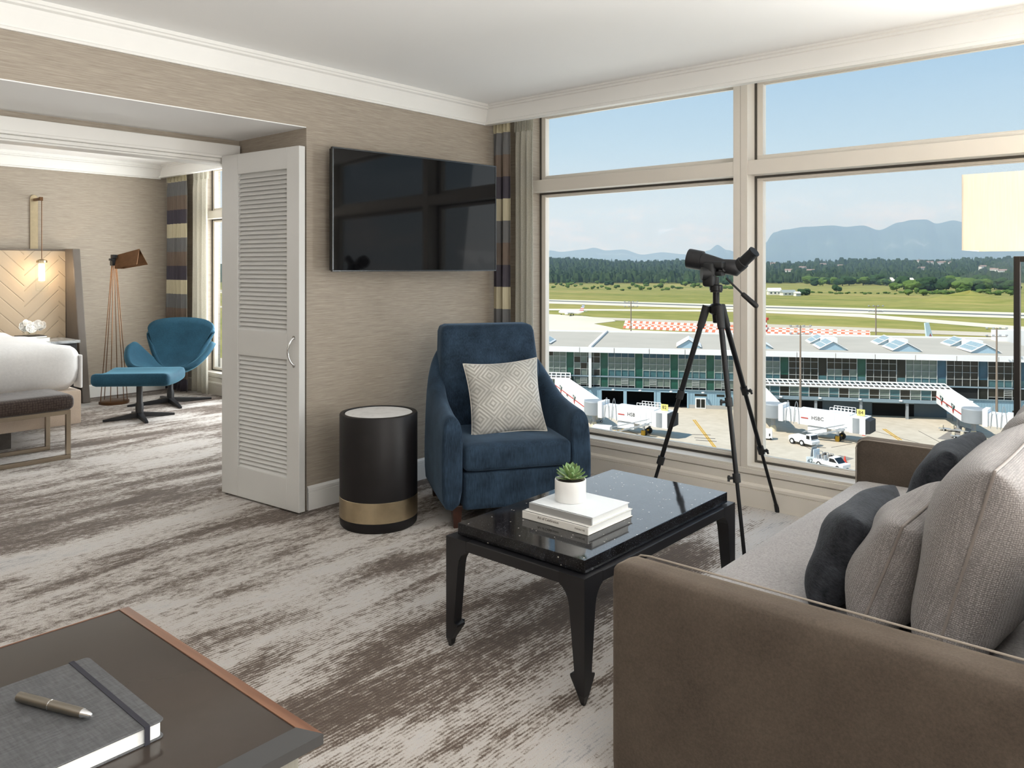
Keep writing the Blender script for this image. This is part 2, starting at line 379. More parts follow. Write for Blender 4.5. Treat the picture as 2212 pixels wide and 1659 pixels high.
def fabric(name, c1, c2, streak=(220, 220, 14), rough=.85, sheen=.6, bump=.35, tint=None, weave=0, var=3.0, sr=.4):
    t = NT(name); x = t.noise(t.coord(streak), 1, 3, .7); y = t.noise(t.coord((var,)*3), 1, 3)
    c = t.ramp(x, ((.3, srgb(*c1)), (.72, srgb(*c2))))
    c = t.mix(.5, c, t.ramp(y, ((.3, srgb(*c1)), (.7, srgb(*c2)))))
    if weave:
        ck = t.n('ShaderNodeTexChecker'); ck.inputs['Scale'].default_value = weave; t.l(t.coord((1, 1, 1), kind='UV' if False else 'Object'), ck.inputs[0])
        wv = t.vor(t.coord((weave*.5, weave*.5, weave*.5)), 1, rand=.35)
        c = t.mix(.55, c, t.ramp(wv, ((.15, srgb(*c2)), (.6, srgb(*c1)))))
        t.bump(wv, bump, .003)
    else: t.bump(x, bump, .003)
    t.set(col=c, rough=rough, spec=.2, sheen=sheen, sr=sr)
    if tint: t.set(st=srgb(*tint))
    return t.m
BLUEV = fabric('blue_chenille', (13, 19, 28), (60, 82, 104), (260, 260, 20), sheen=.7, tint=(130, 155, 180), bump=.5, var=7, sr=.35)
TEALV = fabric('teal_velvet', (22, 50, 66), (40, 80, 100), (120, 120, 120), sheen=.5, tint=(120, 175, 195), bump=.15, var=4)
TAUPEV = fabric('taupe_velvet', (70, 62, 55), (98, 88, 78), (160, 160, 160), sheen=.55, tint=(165, 150, 135), bump=.2, var=5)
SEATG = fabric('grey_flecked_seat', (122, 118, 117), (182, 178, 176), (330, 330, 330), sheen=.3, bump=.35, var=150)
DARKCH = fabric('charcoal_chenille', (14, 15, 18), (66, 69, 75), (200, 60, 200), sheen=.5, bump=.8, tint=(140, 145, 150), var=26)
WEAVEG = fabric('grey_basket_weave', (104, 100, 98), (170, 164, 161), (240, 240, 240), sheen=.25, bump=.7, weave=420, var=5)
PIPING = plain('light_piping', (150, 140, 128), .7)
BOOKG = plain('grey_book_cloth', (230, 234, 236), .5, var=.02)
BOOKSP = plain('grey_spine', (150, 150, 148), .55, var=.04)
BOOKW = plain('white_book_cloth', (232, 230, 224), .5, var=.02)
PAGES = plain('paper_pages', (236, 238, 236), .8, var=.03, scale=200)
INK = plain('dark_ink', (70, 60, 52), .7); INKG = plain('pale_grey_ink', (188, 188, 186), .6)
CERAM = plain('white_ceramic', (232, 231, 228), .38, var=.015)
SOIL = plain('potting_soil', (52, 42, 32), .95, var=.4, scale=150)

# ------------------------------------------------------------------ louvred door
d0 = thing('door_1', (-3.728, 2.502, 0)); tag(d0, 'white louvred door folded open against the partition', None, None, 'structure')
ex = Vector((-.713, -.063, 0)).normalized(); ey = Vector((ex.y, -ex.x, 0)); ey = -ey if ey.y < 0 else ey
DM = frame_m((-3.728, 2.502, 0), ex, ey, (0, 0, 1))
DW, DT, DH = .72, .042, 2.045
for nm, a, b, c, e in (('stile', 0, .108, .012, DH), ('stile', .562, DW, .012, DH), ('rail', .108, .562, 1.925, DH), ('rail', .108, .562, .853, 1.005), ('rail', .108, .562, .012, .19)):
    MB().box(a, b, 0, DT, c, e, DM).build(nm, DOORW, d0, bevel=.003)
slat = None
for za, zb in ((.19, .853), (1.005, 1.925)):
    n = round((zb-za)/.0255)
    for i in range(n):
        zc = za+(i+.5)*(zb-za)/n
        if slat is None:
            R = Matrix.Rotation(math.radians(-52), 4, 'X')
            mb = MB().box(0, .454, -.021, .021, -.0035, .0035); mb.xf(R)
            slat = mb.build('slat', DOORW, d0, bevel=.002, seg=1, world=False); o = slat
        else:
            o = slat.copy(); COL.objects.link(o)
        M = d0.matrix_world.copy(); o.parent = d0; o.matrix_parent_inverse = Matrix.Translation(Vector((3.728, -2.502, 0)))
        MW = DM @ Matrix.Translation((.108, DT/2, zc)); o.location = MW.to_translation(); o.rotation_euler = MW.to_euler()
pts = []
for i in range(17):
    k = i/16; pts.append(DM @ Vector((.042+.012*math.sin(PI*k), -.034*math.sin(PI*k)**.6, .825+.155*k)))
MB().tube(pts, .0055, 10).build('door_handle', CHROME, d0, smooth=60)
for zz in (.825, .98):
    MB().cyl(DM @ Vector((.042, .001, zz)), DM @ Vector((.042, -.004, zz)), .011, n=16).build('handle_rose', CHROME, d0, smooth=40)

# ------------------------------------------------------------------ television
tv = thing('television', (-3.6, 3.29, 1.347), 'large black flat-screen television mounted on the taupe wall', 'television')
L0 = Vector((-3.66, 2.674, 0)); R0 = Vector((-3.537, 3.915, 0)); ex = (R0-L0).normalized(); ez = Vector((0, 0, 1)); ey = Vector((-ex.y, ex.x, 0)); LW = (R0-L0).length
TM = frame_m(L0+Vector((0, 0, 1.347)), ex, ey, ez); TH = .706    # local y points back to the wall
SCREEN = NT('tv_screen').set(col=srgb(13, 13, 15), rough=.05, spec=.28).m
BEZEL = plain('tv_bezel', (70, 72, 74), .25, .8, var=.03)
MB().box(.006, LW-.006, .006, .045, .006, TH-.006, TM).build('housing', BLACKP, tv, bevel=.004)
g = .009; m = MB()
for a, b, c, e in ((0, LW, 0, g), (0, LW, TH-g, TH), (0, g, g, TH-g), (LW-g, LW, g, TH-g)): m.box(a, b, -.002, .02, c, e, TM)
m.build('bezel', BEZEL, tv, bevel=.002)
MB().box(g, LW-g, .0015, .012, g, TH-g, TM).build('screen', SCREEN, tv)
MB().box(.45, .8, .04, .16, .2, .5, TM).box(.56, .7, .1, .19, .25, .45, TM).build('wall_mount', BLACKM, tv)

# ------------------------------------------------------------------ drum side table
dr = thing('drum_table', (-3.31, 2.72, 0), 'black cylindrical drum side table with white top and brass band', 'side table')
c = (-3.31, 2.72, 0); r = .207
DRW = plain('ebony_veneer', (26, 24, 25), .45, var=.15, scale=10, spec=.3)
MB().lathe([(r*.94, 0), (r*.985, .012), (r, .04), (r, .052)], c, 64).build('base_ring', DRW, dr, smooth=35)
MB().lathe([(r*.995, .052), (r*1.006, .054), (r*1.006, .158), (r*.995, .16)], c, 64).build('brass_band', BRASS, dr, smooth=35)
MB().lathe([(r, .16), (r, .588), (r-.004, .594), (r-.022, .595), (r-.026, .587), (.001, .587)], c, 64).build('drum_body', DRW, dr, smooth=35)
t = NT('white_marble'); t.set(col=t.ramp(t.noise(t.coord((9,)*3), 1, 8, .6, 1.5), ((.35, srgb(236, 236, 235)), (.5, srgb(250, 250, 249)), (.8, srgb(252, 252, 252)))), rough=.2)
MB().lathe([(.001, .5872), (r-.027, .5872), (r-.029, .591), (.001, .591)][1:], c, 64).build('marble_inlay', MT['white_marble'], dr, smooth=35)

# ------------------------------------------------------------------ armchair (local: x to its left in view, y to its back)
AC = thing('armchair', (-2.709, 3.17, 0), 'dark blue chenille armchair with curved arms beside the window', 'armchair', math.radians(57))
path = [(-.352, 0), (-.354, .1), (-.354, .22), (-.352, .34), (-.35, .44)]
for i in range(1, 9):
    a = PI-i*PI/2/8; path.append((-.145+.205*math.cos(a), .50+.205*math.sin(a)))
path.append((0, .712)); path = path+[(-x, y) for x, y in reversed(path[:-1])]
hts = [.60, .605, .615, .635, .675, .72, .775, .83, .875, .905, .92, .93, .93, .93]; hts = hts+hts[-2::-1]
lean = [0, 0, 0, .01, .03, .05, .075, .1, .115, .12, .125, .13, .13, .13]; lean = lean+lean[-2::-1]
rings = []
for i, (x, y) in enumerate(path):
    p = Vector((x, y, 0)); q = Vector(path[min(i+1, len(path)-1)])-Vector(path[max(i-1, 0)]); q.normalize()
    nrm = Vector((-q.y, q.x, 0))              # outward
    h = hts[i]; back = Vector((0, 1, 0))*lean[i]; th = .052 if y < .5 else .058; ring = []
    sec = [(1.0, .10), (1.12, .2), (1.15, .36), (1.1, h*.8), (1.02, h-.05), (.8, h-.018), (.35, h), (-.15, h-.002), (-.6, h-.022), (-.95, h-.065), (-1.0, h*.75), (-.95, .42), (-.95, .3), (-.95, .10)]
    for k, z in sec:
        kk = max(0, (z-.35)/.65)
        pinch = 1-.09*kk if i not in (0, 1) else 1
        pp = Vector((p.x*pinch, p.y, 0))+nrm*th*k+back*kk
        ring.append(Vector((pp.x, pp.y, z)))
    if i in (0, len(path)-1):
        ring = [Vector((v.x, v.y-.012, v.z)) for v in ring]
    rings.append(ring)
r0 = [Vector((p.x*.985+(-.352 if p.x < 0 else .352)*.015, p.y-.012, .1+(p.z-.1)*.985)) for p in rings[0]]; r1 = [Vector((p.x*.985+.352*.015, p.y-.012, .1+(p.z-.1)*.985)) for p in rings[-1]]
MB().loft([r0]+rings+[r1]).build('arm_and_back_shell', BLUEV, AC, smooth=75, sub=1, world=False)
def puff(p, q): return p+Vector((0, 0, .012*(1-q[0]**2)*(1-q[1]**2)*(1 if q[2] > 0 else 0)))
MB().rbox((0, .28, .20), (.295, .285, .10), .018, 8).build('seat_rail', BLUEV, AC, smooth=60, weld=True, world=False)
MB().rbox((0, .28, .375), (.297, .31, .072), .035, 10, puff).build('seat_cushion', BLUEV, AC, smooth=60, weld=True, world=False)
def bk(p, q): return p+Vector((-p.x*(.13*(p.z+.3)/.6-.06), (p.z)*.22-.03*(1-q[0]**2)*(1-q[2]**2)*(1 if q[1] < 0 else 0), 0))
MB().rbox((0, .64, .70), (.312, .095, .325), .045, 12, bk).build('backrest', BLUEV, AC, smooth=60, weld=True, world=False)
for x in (-.32, .32):
    for y in (.06, .66):
        MB().hexa([(x-.018, y-.018, 0), (x+.018, y-.018, 0), (x+.018, y+.018, 0), (x-.018, y+.018, 0)], [(x-.028, y-.028, .12), (x+.028, y-.028, .12), (x+.028, y+.028, .12), (x-.028, y+.028, .12)]).build('leg', DARKLEG, AC, bevel=.003, world=False)

def pillow(w, h, th, pinch=.09, n=22, pw=2.4):
    m = MB()
    def side(sg):
        def f(u, v):
            a, b = 2*u-1, 2*v-1; a = math.sin(a*PI/2); b = math.sin(b*PI/2)
            k = ((1-abs(a)**pw)*(1-abs(b)**pw)); k = max(0, k)**.5
            ax = a*(1-pinch*(1-b*b)*abs(a)**3); bx = b*(1-pinch*(1-a*a)*abs(b)**3)
            return Vector((ax*w/2, sg*th/2*k, bx*h/2))
        return f
    m.grid(side(1), n, n); m.grid(lambda u, v: side(-1)(1-u, v), n, n)
    return m
def pillow_edge(w, h, pinch=.09, n=16):
    pts = []
    for s in range(4):
        for i in range(n):
            a = math.sin((2*i/n-1)*PI/2); q = [(a, -1), (1, a), (-a, 1), (-1, -a)][s]
            x, y = q; pts.append(Vector((x*(1-pinch*(1-y*y)*abs(x)**3)*w/2, 0, y*(1-pinch*(1-x*x)*abs(y)**3)*h/2)))
    return pts
def soft(mb, M): mb.xf(M); return mb
# patterned cushion on the armchair: embossed nested diamonds
t = NT('diamond_jacquard')
cell = t.n('ShaderNodeVectorMath', operation='FRACTION'); t.l(t.coord((9, 9, 9), rot=(0, PI/4, 0), loc=(.3, 0, .2)), cell.inputs[0])
sb = t.n('ShaderNodeVectorMath', operation='SUBTRACT'); sb.inputs[1].default_value = (.5, .5, .5); t.l(cell.outputs[0], sb.inputs[0])
ab = t.n('ShaderNodeVectorMath', operation='ABSOLUTE'); t.l(sb.outputs[0], ab.inputs[0]); sx = t.n('ShaderNodeSeparateXYZ'); t.l(ab.outputs[0], sx.inputs[0])
mxm = t.math('MAXIMUM', sx.outputs[0], sx.outputs[2]); w_ = t.math('SINE', t.math('MULTIPLY', mxm, 40)); patch = t.noise(t.coord((7,)*3), 1, 3)
ln = t.math('MULTIPLY', t.math('ADD', t.math('MULTIPLY', w_, .5), .5), t.ramp(patch, ((.3, .35), (.6, 1.0))))
t.set(col=t.mix(t.math('MULTIPLY', ln, .62), t.ramp(patch, ((.3, srgb(148, 147, 141)), (.6, srgb(172, 170, 162)), (.8, srgb(166, 154, 146)))), srgb(244, 243, 238)), rough=.6, sheen=.3); t.bump(ln, .6, .004)
pl = thing('throw_pillow', (-3.0, 3.33, .46), 'silver cream throw pillow with embossed diamonds on the blue armchair', 'pillow')
fx = Vector((math.cos(math.radians(54)), math.sin(math.radians(54)), 0)); fz = Vector((-math.sin(math.radians(54))*.34, math.cos(math.radians(54))*.34, .94)).normalized(); fx = (fx+Vector((0, 0, .03))).normalized(); fy = fz.cross(fx)
fz = (fz-fx*.055).normalized(); fy = fz.cross(fx).normalized(); fx = fy.cross(fz)
PM = frame_m((-2.925, 3.31, .640), fx, fy, fz)
po = pillow(.43, .42, .15).build('cover', MT['diamond_jacquard'], pl, smooth=180, weld=True)
po.matrix_parent_inverse = wmat(pl).inverted() @ PM
e = MB().tube(pillow_edge(.43, .42), .004, 6, True).build('piping', plain('cream_piping', (226, 222, 212), .6), pl, smooth=60); e.matrix_parent_inverse = wmat(pl).inverted() @ PM

# ------------------------------------------------------------------ coffee table
ct = thing('coffee_table', (-1.735, 2.525, 0), 'low black coffee table with speckled granite top and arrow feet', 'coffee table')
X0, X1, Y0, Y1 = -2.045, -1.43, 1.992, 3.056
MB().box(X0+.03, X1-.02, Y0+.03, Y1-.03, .402, .444).build('granite_top', MT['black_granite'], ct, bevel=.002)
m = MB()
q_ = .0995
for a, b, c, e in ((X0+q_, X1-q_, Y0, Y0+.04), (X0+q_, X1-q_, Y1-.04, Y1), (X0, X0+.04, Y0+q_, Y1-q_), (X1-.04, X1, Y0+q_, Y1-q_)): m.box(a, b, c, e, .362, .399)
m.box(X0+.041, X1-.041, Y0+.041, Y1-.041, .39, .402)
m.build('apron', BLACKW, ct, bevel=.003)
prof = [(.399, .10), (.362, .10), (.354, .088), (.342, .076), (.325, .066), (.30, .060), (.20, .050), (.10, .040), (.094, .040), (.088, .056), (.081, .056), (.03, .026), (.008, .016), (0, .010)]
for cx, sx_ in ((X0, 1), (X1, -1)):
    for cy, sy_ in ((Y0, 1), (Y1, -1)):
        rings = []
        for z, w in prof:
            th = min(.04, w*.98); L = [(0, 0), (w, 0), (w, th), (th, th), (th, w), (0, w)]
            o_ = .006 if z < .02 else 0
            ring = [Vector((cx+sx_*(a+o_), cy+sy_*(b+o_), z)) for a, b in L]
            rings.append(ring if sx_*sy_ > 0 else ring[::-1])
        MB().loft(rings[::-1]).build('leg', BLACKW, ct, bevel=.0015, seg=1)

def book(name, x0, x1, y0, y1, z0, z1, cover, spine, label, group, ysp=True):
    b = thing(name, ((x0+x1)/2, (y0+y1)/2, z0), label, 'book', group=group); tk = .0025
    MB().box(x0, x1, y0, y1, z0, z0+tk).box(x0, x1, y0, y1, z1-tk, z1).build('cover', cover, b, bevel=.0008, seg=1)
    n = 6; pts = [(x0, y0+.001, z0), (x0, y0-.0005, z0+.002), (x0, y0-.0005, z1-.002), (x0, y0+.001, z1), (x0, y0+.006, z1), (x0, y0+.006, z0)]
    MB().extr(pts, (x1-x0, 0, 0)).build('spine', spine, b)
    MB().box(x0+.004, x1-.004, y0+.005, y1-.004, z0+tk, z1-tk).build('pages', PAGES, b)
    return b
b1 = book('book', -1.872, -1.576, 2.216, 2.502, .4445, .4725, BOOKW, BOOKW, 'cream white hardback lying on the granite coffee table under another book', 'books on the coffee table')
b2 = book('book', -1.858, -1.577, 2.238, 2.482, .473, .500, BOOKG, BOOKSP, 'pale grey hardback under the potted succulent', 'books on the coffee table')
SP = lambda x, y, z: frame_m((x, y, z), (1, 0, 0), (0, 0, 1), (0, -1, 0))
text('Art of Celebration', .0135, INK, b1, SP(-1.80, 2.2155, .4615), sx=.95)
text('beautiful table settings and events', .0045, INK, b1, SP(-1.79, 2.2155, .4515)) if False else None
text('PANACHE', .0095, INK, b1, SP(-1.632, 2.2155, .4585))
text('THE ART OF GATHERING', .010, INKG, b2, SP(-1.845, 2.2375, .4885)) if False else None

# potted succulent
ps = thing('potted_succulent', (-1.760, 2.362, .5005), 'small green succulent in a white cylindrical pot on stacked books', 'plant')
PC = (-1.760, 2.362, .5005)
MB().lathe([(.056, 0), (.0585, .003), (.0585, .077), (.0575, .079), (.0545, .079), (.0535, .076), (.053, .066)], PC, 48).build('pot', CERAM, ps, smooth=40)
MB().lathe([(.053, .06), (.053, .068), (.02, .071), (.002, .072)], PC, 24).build('soil', SOIL, ps, smooth=60)
t = NT('succulent_leaf'); gz = t.n('ShaderNodeSeparateXYZ'); t.l(t.coord((1, 1, 1)), gz.inputs[0])
edge = t.math('ABSOLUTE', gz.outputs[0]); c = t.ramp(t.math('MULTIPLY', edge, 75), ((.0, srgb(116, 150, 92)), (.62, srgb(126, 160, 104)), (.9, srgb(206, 214, 172))))
t.set(col=t.mix(.35, c, t.ramp(t.noise(t.coord((60,)*3), 1, 3), ((.3, srgb(88, 130, 78)), (.7, srgb(158, 182, 120))))), rough=.42, sss=.05)
def leaf_mesh(L, w):
    rings = []
    for i in range(9):
        k = i/8; ww = w*(.42+.58*math.sin(PI*min(1, k*1.02)**1.35)) if k < .999 else w*.05
        ww = w*(.38+1.1*k*(1-k)*2.2) if k < .85 else w*(1.0*(1-k)/.15*.72+.04)
        tk = .0042*(1-k*.55); zc = .012*k*k*(L/.05)
        rings.append([Vector((-ww, k*L, zc+.0022)), Vector((-ww*.5, k*L, zc-tk*.75)), Vector((0, k*L, zc-tk)), Vector((ww*.5, k*L, zc-tk*.75)), Vector((ww, k*L, zc+.0022)), Vector((ww*.5, k*L, zc+tk*.15)), Vector((0, k*L, zc-tk*.1)), Vector((-ww*.5, k*L, zc+tk*.15))])
    return MB().loft(rings)
proto = leaf_mesh(.056, .0125).build('leaf', MT['succulent_leaf'], ps, smooth=180, world=False)
k = 0
for ring_, (n, el, sc) in enumerate(((8, 4, 1.06), (8, 22, 1.0), (7, 46, .92), (5, 64, .74), (3, 78, .5))):
    for i in range(n):
        o = proto if k == 0 else proto.copy()
        if k: COL.objects.link(o)
        k += 1; o.parent = ps; o.matrix_parent_inverse = Matrix()
        a = 2*PI*(i+.5*(ring_ % 2))/n+rnd.uniform(-.13, .13)+.3
        o.rotation_euler = (Matrix.Rotation(a, 4, 'Z') @ Matrix.Rotation(math.radians(el+rnd.uniform(-6, 6)), 4, 'X')).to_euler()
        o.location = (-.004*math.sin(a), .004*math.cos(a), .079+ring_*.004); s_ = sc*rnd.uniform(.92, 1.06); o.scale = (s_, s_, s_)
# ------------------------------------------------------------------ sofa
sf = thing('sofa', (-.65, 2.8, 0), 'long taupe velvet sofa with low square arms and grey seat', 'sofa')
SX0, SX1, SY0, SY1 = -1.178, .02, 1.752, 3.885
def armf(y0, y1):
    return MB().rbox(((SX0+SX1)/2, (y0+y1)/2, .293), ((SX1-SX0)/2, (y1-y0)/2, .289), .030, 10)
armf(SY0, SY0+.115).build('arm', TAUPEV, sf, smooth=60, weld=True)
armf(SY1-.115, SY1).build('arm', TAUPEV, sf, smooth=60, weld=True)
for yy in (SY0+.112, SY1-.112):
    z = .580; MB().tube([(SX0+.004, yy, .1), (SX0+.004, yy, z-.04), (SX0+.012, yy, z-.016), (SX0+.03, yy, z-.002), (SX0+.06, yy, z+.002), (SX1-.04, yy, z+.002)], .0028, 6).build('piping', PIPING, sf, smooth=60)
MB().rbox(((SX0+SX1)/2, (SY0+SY1)/2, .17), ((SX1-SX0)/2-.004, (SY1-SY0)/2-.118, .095), .02, 6).build('seat_base', TAUPEV, sf, smooth=60, weld=True)
MB().rbox((.0-.085, (SY0+SY1)/2, .43), (.1, (SY1-SY0)/2-.1, .33), .04, 8).build('backrest', TAUPEV, sf, smooth=60, weld=True)
def cr_(p, q): return p+Vector((0, 0, .006*(1-q[0]**2) if q[2] > 0 else 0))
MB().rbox((-.665, (SY0+SY1)/2, .335), (.505, (SY1-SY0)/2-.117, .065), .035, 14, cr_).build('seat_cushion', SEATG, sf, smooth=60, weld=True)
for x in (-1.08, -.08):
    for y in (SY0+.18, SY1-.18): MB().cyl((x, y, 0), (x, y, .08), .018, .024, 12).build('leg', BLACKW, sf, smooth=40)

# cushions: plump box-edged cushions leaning on the sofa back (local: x along the sofa, z up, y to the back)
def plump(w, h, th, n=26, corner=.16, wob=.012, seed=1):
    r_ = random.Random(seed); ph = [r_.uniform(0, 6) for _ in range(4)]
    m = MB()
    def side(sg):
        def f(u, v):
            a, b = math.sin((2*u-1)*PI/2), math.sin((2*v-1)*PI/2)
            k = max(0, (1-abs(a)**3.2)*(1-abs(b)**3.2))**.42
            ax = a*(1-.05*(1-b*b)*abs(a)**4+.0*b); bz = b*(1-.05*(1-a*a)*abs(b)**4)
            rr = 1-corner*.12*(abs(a)*abs(b))**6
            d = wob*k*math.sin(5*a+ph[0])*math.sin(4*b+ph[1])
            sag = -.010*h*(1-a*a)*(b > 0)*b
            return Vector((ax*rr*w/2, sg*(th/2*k+d), bz*rr*h/2+sag))
        return f
    m.grid(side(1), n, n); m.grid(lambda u, v: side(-1)(1-u, v), n, n)
    return m
def cushion(name, c, w, h, th, lean, mat, label, group, yaw=0, seed=1, edge=None, tilt=0):
    M = Matrix.Translation(c) @ Matrix.Rotation(-PI/2+yaw, 4, 'Z') @ Matrix.Rotation(-lean, 4, 'X') @ Matrix.Rotation(tilt, 4, 'Y')
    o = thing(name, (c[0], c[1], .402), label, 'cushion' if 'cushion' in name else 'pillow', group=group)
    b = plump(w, h, th, seed=seed).build('cover', mat, o, smooth=180, weld=True); b.matrix_parent_inverse = wmat(o).inverted() @ M
    if edge:
        e = MB().tube([p*1.003 for p in pillow_edge(w, h, .05)], .0035, 6, True).build('seam_piping', edge, o, smooth=60); e.matrix_parent_inverse = wmat(o).inverted() @ M
    return o
SEAM = plain('grey_seam', (128, 120, 114), .8)
cushion('back_cushion', (-.40, 2.42, .665), .80, .52, .26, math.radians(15), WEAVEG, 'large grey woven back cushion nearest the camera, against the sofa back', 'grey back cushions on the sofa', seed=3, edge=SEAM)
cushion('back_cushion', (-.42, 3.27, .655), .80, .52, .24, math.radians(15), WEAVEG, 'large grey woven back cushion at the far window end of the sofa', 'grey back cushions on the sofa', seed=5, edge=SEAM)
cushion('scatter_cushion', (-.605, 2.40, .565), .56, .34, .20, math.radians(20), WEAVEG, 'smaller grey woven cushion between the charcoal pillow and near back cushion', 'smaller grey cushions on the sofa', seed=8, edge=SEAM)
cushion('throw_pillow', (-.76, 2.44, .545), .44, .31, .17, math.radians(24), DARKCH, 'charcoal chenille throw pillow nearest the camera on the grey sofa seat', 'charcoal pillows on the sofa', seed=11, yaw=.05)
cushion('throw_pillow', (-.69, 3.24, .575), .45, .36, .17, math.radians(24), DARKCH, 'charcoal chenille throw pillow at the far end of the sofa', 'charcoal pillows on the sofa', seed=14, yaw=-.04)

# ------------------------------------------------------------------ floor lamp with box shade behind the sofa
fl = thing('floor_lamp', (-.42, 4.0, 0), 'floor lamp with cream box shade and dark rectangular frame behind the sofa', 'floor lamp')
t = NT('lamp_shade_linen'); x = t.noise(t.coord((160, 160, 6)), 1, 3); t.t.nodes.remove(t.b)
df = t.n('ShaderNodeBsdfDiffuse'); tl = t.n('ShaderNodeBsdfTranslucent'); ms = t.n('ShaderNodeMixShader'); ms.inputs[0].default_value = .5
cc = t.ramp(x, ((.3, srgb(248, 240, 226)), (.7, srgb(254, 248, 236)))); t.l(cc, df.inputs[0]); t.l(cc, tl.inputs[0]); t.l(df.outputs[0], ms.inputs[1]); t.l(tl.outputs[0], ms.inputs[2]); t.l(ms.outputs[0], t.out.inputs[0])
SHX0, SHX1, SHY0, SHY1, SZ0, SZ1 = -.775, -.355, 3.975, 4.045, 1.448, 1.786
SHY0, SHY1 = 3.97, 4.30
SHY0, SHY1 = 3.70, 4.03
SHX0 = -.728; SHX1 = -.32; SZ0, SZ1 = 1.442, 1.757
m = MB(); w_ = .004
m.box(SHX0, SHX1, SHY0, SHY0+w_, SZ0, SZ1).box(SHX0, SHX1, SHY1-w_, SHY1, SZ0, SZ1).box(SHX0, SHX0+w_, SHY0+w_, SHY1-w_, SZ0, SZ1).box(SHX1-w_, SHX1, SHY0+w_, SHY1-w_, SZ0, SZ1)
m.build('lamp_shade', MT['lamp_shade_linen'], fl)
lx, ly = (SHX0+SHX1)/2, (SHY0+SHY1)/2+.07
MB().box(lx-.006, lx+.006, ly-.006, ly+.006, 1.41, 1.50).build('stem', BLACKM, fl)
EMB = NT('lamp_bulb').set(col=(1, .9, .75), ecol=(1, .82, .6), es=14).m
MB().lathe([(.012, 1.5), (.018, 1.53), (.033, 1.575), (.03, 1.61), (.012, 1.63), (.001, 1.632)], (lx, ly, 0), 20).build('bulb', EMB, fl, smooth=60)
FX0, FX1 = -.577, -.25; m = MB()
fy0, fy1 = ly-.012, ly+.012
LF = plain('dark_bronze_frame', (44, 41, 40), .4, .4)
m.box(FX0, FX0+.024, fy0, fy1, .03, 1.418).box(FX1-.024, FX1, fy0, fy1, .03, 1.418).box(FX0+.024, FX1-.024, fy0, fy1, 1.394, 1.418).box(FX0+.024, FX1-.024, fy0, fy1, .03, .054)
m.build('frame', LF, fl, bevel=.002)
MB().box(FX0-.04, FX1+.04, fy0-.055, fy1+.06, 0, .03).build('base_plate', LF, fl, bevel=.003)
pl_ = light('floor_lamp_bulb', 'POINT', (lx, ly, 1.6), 11, (1, .9, .77), shadow_soft_size=.04); pl_.parent = fl; pl_.matrix_parent_inverse = wmat(fl).inverted()

# ------------------------------------------------------------------ spotting scope on tripod
A0 = at(1547, 655, 4.0)
ss = thing('spotting_scope', (A0.x, A0.y, 0), 'black spotting scope on a tall black tripod facing the window', 'telescope')
LEGM = plain('tripod_leg_black', (34, 35, 37), .35, .6, var=.06)
C0 = Vector((A0.x, A0.y, 0))
def cf(r_, f_, z): return C0+_rt*r_+_fw*f_+Vector((0, 0, z))
hub = A0.z
MB().lathe([(.016, hub-.10), (.02, hub-.06), (.034, hub-.05), (.036, hub-.015), (.026, hub-.005), (.017, hub), (.017, hub+.055), (.03, hub+.056), (.03, hub+.062), (.033, hub+.065), (.033, hub+.09), (.028, hub+.095)], (A0.x, A0.y, 0), 24).build('column', LEGM, ss, smooth=35)
feet = (onz(1680, 1106).xy, (C0+_rt*-.375+_fw*.08).xy, (C0+_rt*.03+_fw*-.40).xy)
for (fx_, fy_) in feet:
    ft = Vector((fx_, fy_, .004)); dv = Vector((ft.x-C0.x, ft.y-C0.y, 0)).normalized()
    tp = Vector((C0.x, C0.y, hub-.025))+dv*.05
    ax = ft-tp
    lg = MB().cyl(tp, tp+ax*.40, .0145, .0135, 12).cyl(tp+ax*.36, tp+ax*.70, .0115, n=12).cyl(tp+ax*.66, tp+ax*.985, .009, n=12).build('leg', LEGM, ss, smooth=40)
    MB().cyl(tp-ax.normalized()*.012, tp+ax*.085, .0215, .019, 12).build('leg_socket', BLACKP, lg, smooth=40)
    side = ax.cross(Vector((0, 0, 1))).normalized()
    for k_ in (.385, .68):
        p = tp+ax*k_; a_ = ax.normalized()
        MB().cyl(p-a_*.02, p+a_*.022, .0185, n=12).cyl(p+side*.014, p+side*.042, .006, .009, 8).cyl(p-a_*.012+side*.036, p+a_*.016+side*.04, .006, n=8).build('leg_clamp', BLACKP, lg, smooth=40)
    MB().cyl(tp+ax*.965, ft-Vector((0, 0, .004)), .011, .0145, 12).build('rubber_foot', BLACKP, lg, smooth=40)
# pan head
hz = hub+.09
mb = MB()
mb.rbox(tuple(cf(-.035, 0, hz+.055)), (.032, .026, .062), .018, 6)
mb.rbox(tuple(cf(-.005, 0, hz+.105)), (.05, .026, .018), .01, 6)
mb.cyl(cf(-.075, 0, hz+.06), cf(-.02, 0, hz+.06), .034, n=20)
mb.cyl(cf(0, 0, hz-.005), cf(0, 0, hz+.045), .014, n=16)
hd = mb.build('pan_head', BLACKP, ss, smooth=40)
MB().cyl(cf(.038, .0, hz+.082), cf(.038, -.02, hz+.082), .011, n=12).cyl(cf(.01, 0, hz+.075), cf(.035, 0, hz+.075), .012, n=12).build('lock_knob', BLACKP, hd, smooth=40)
h0, h1, h2 = at(1569, 601, 3.98), at(1604, 635, 3.93), at(1637, 664, 3.88)
MB().cyl(h0, h1, .0055, n=10).build('pan_handle', BLACKM, hd, smooth=40)
ax = (h2-h1).normalized()
MB().tube([h1-ax*.004, h1, h1+ax*.006, h2-ax*.012, h2-ax*.003, h2], [.007, .0115, .0125, .0135, .010, .003], 12).build('handle_grip', BLACKP, hd, smooth=60)
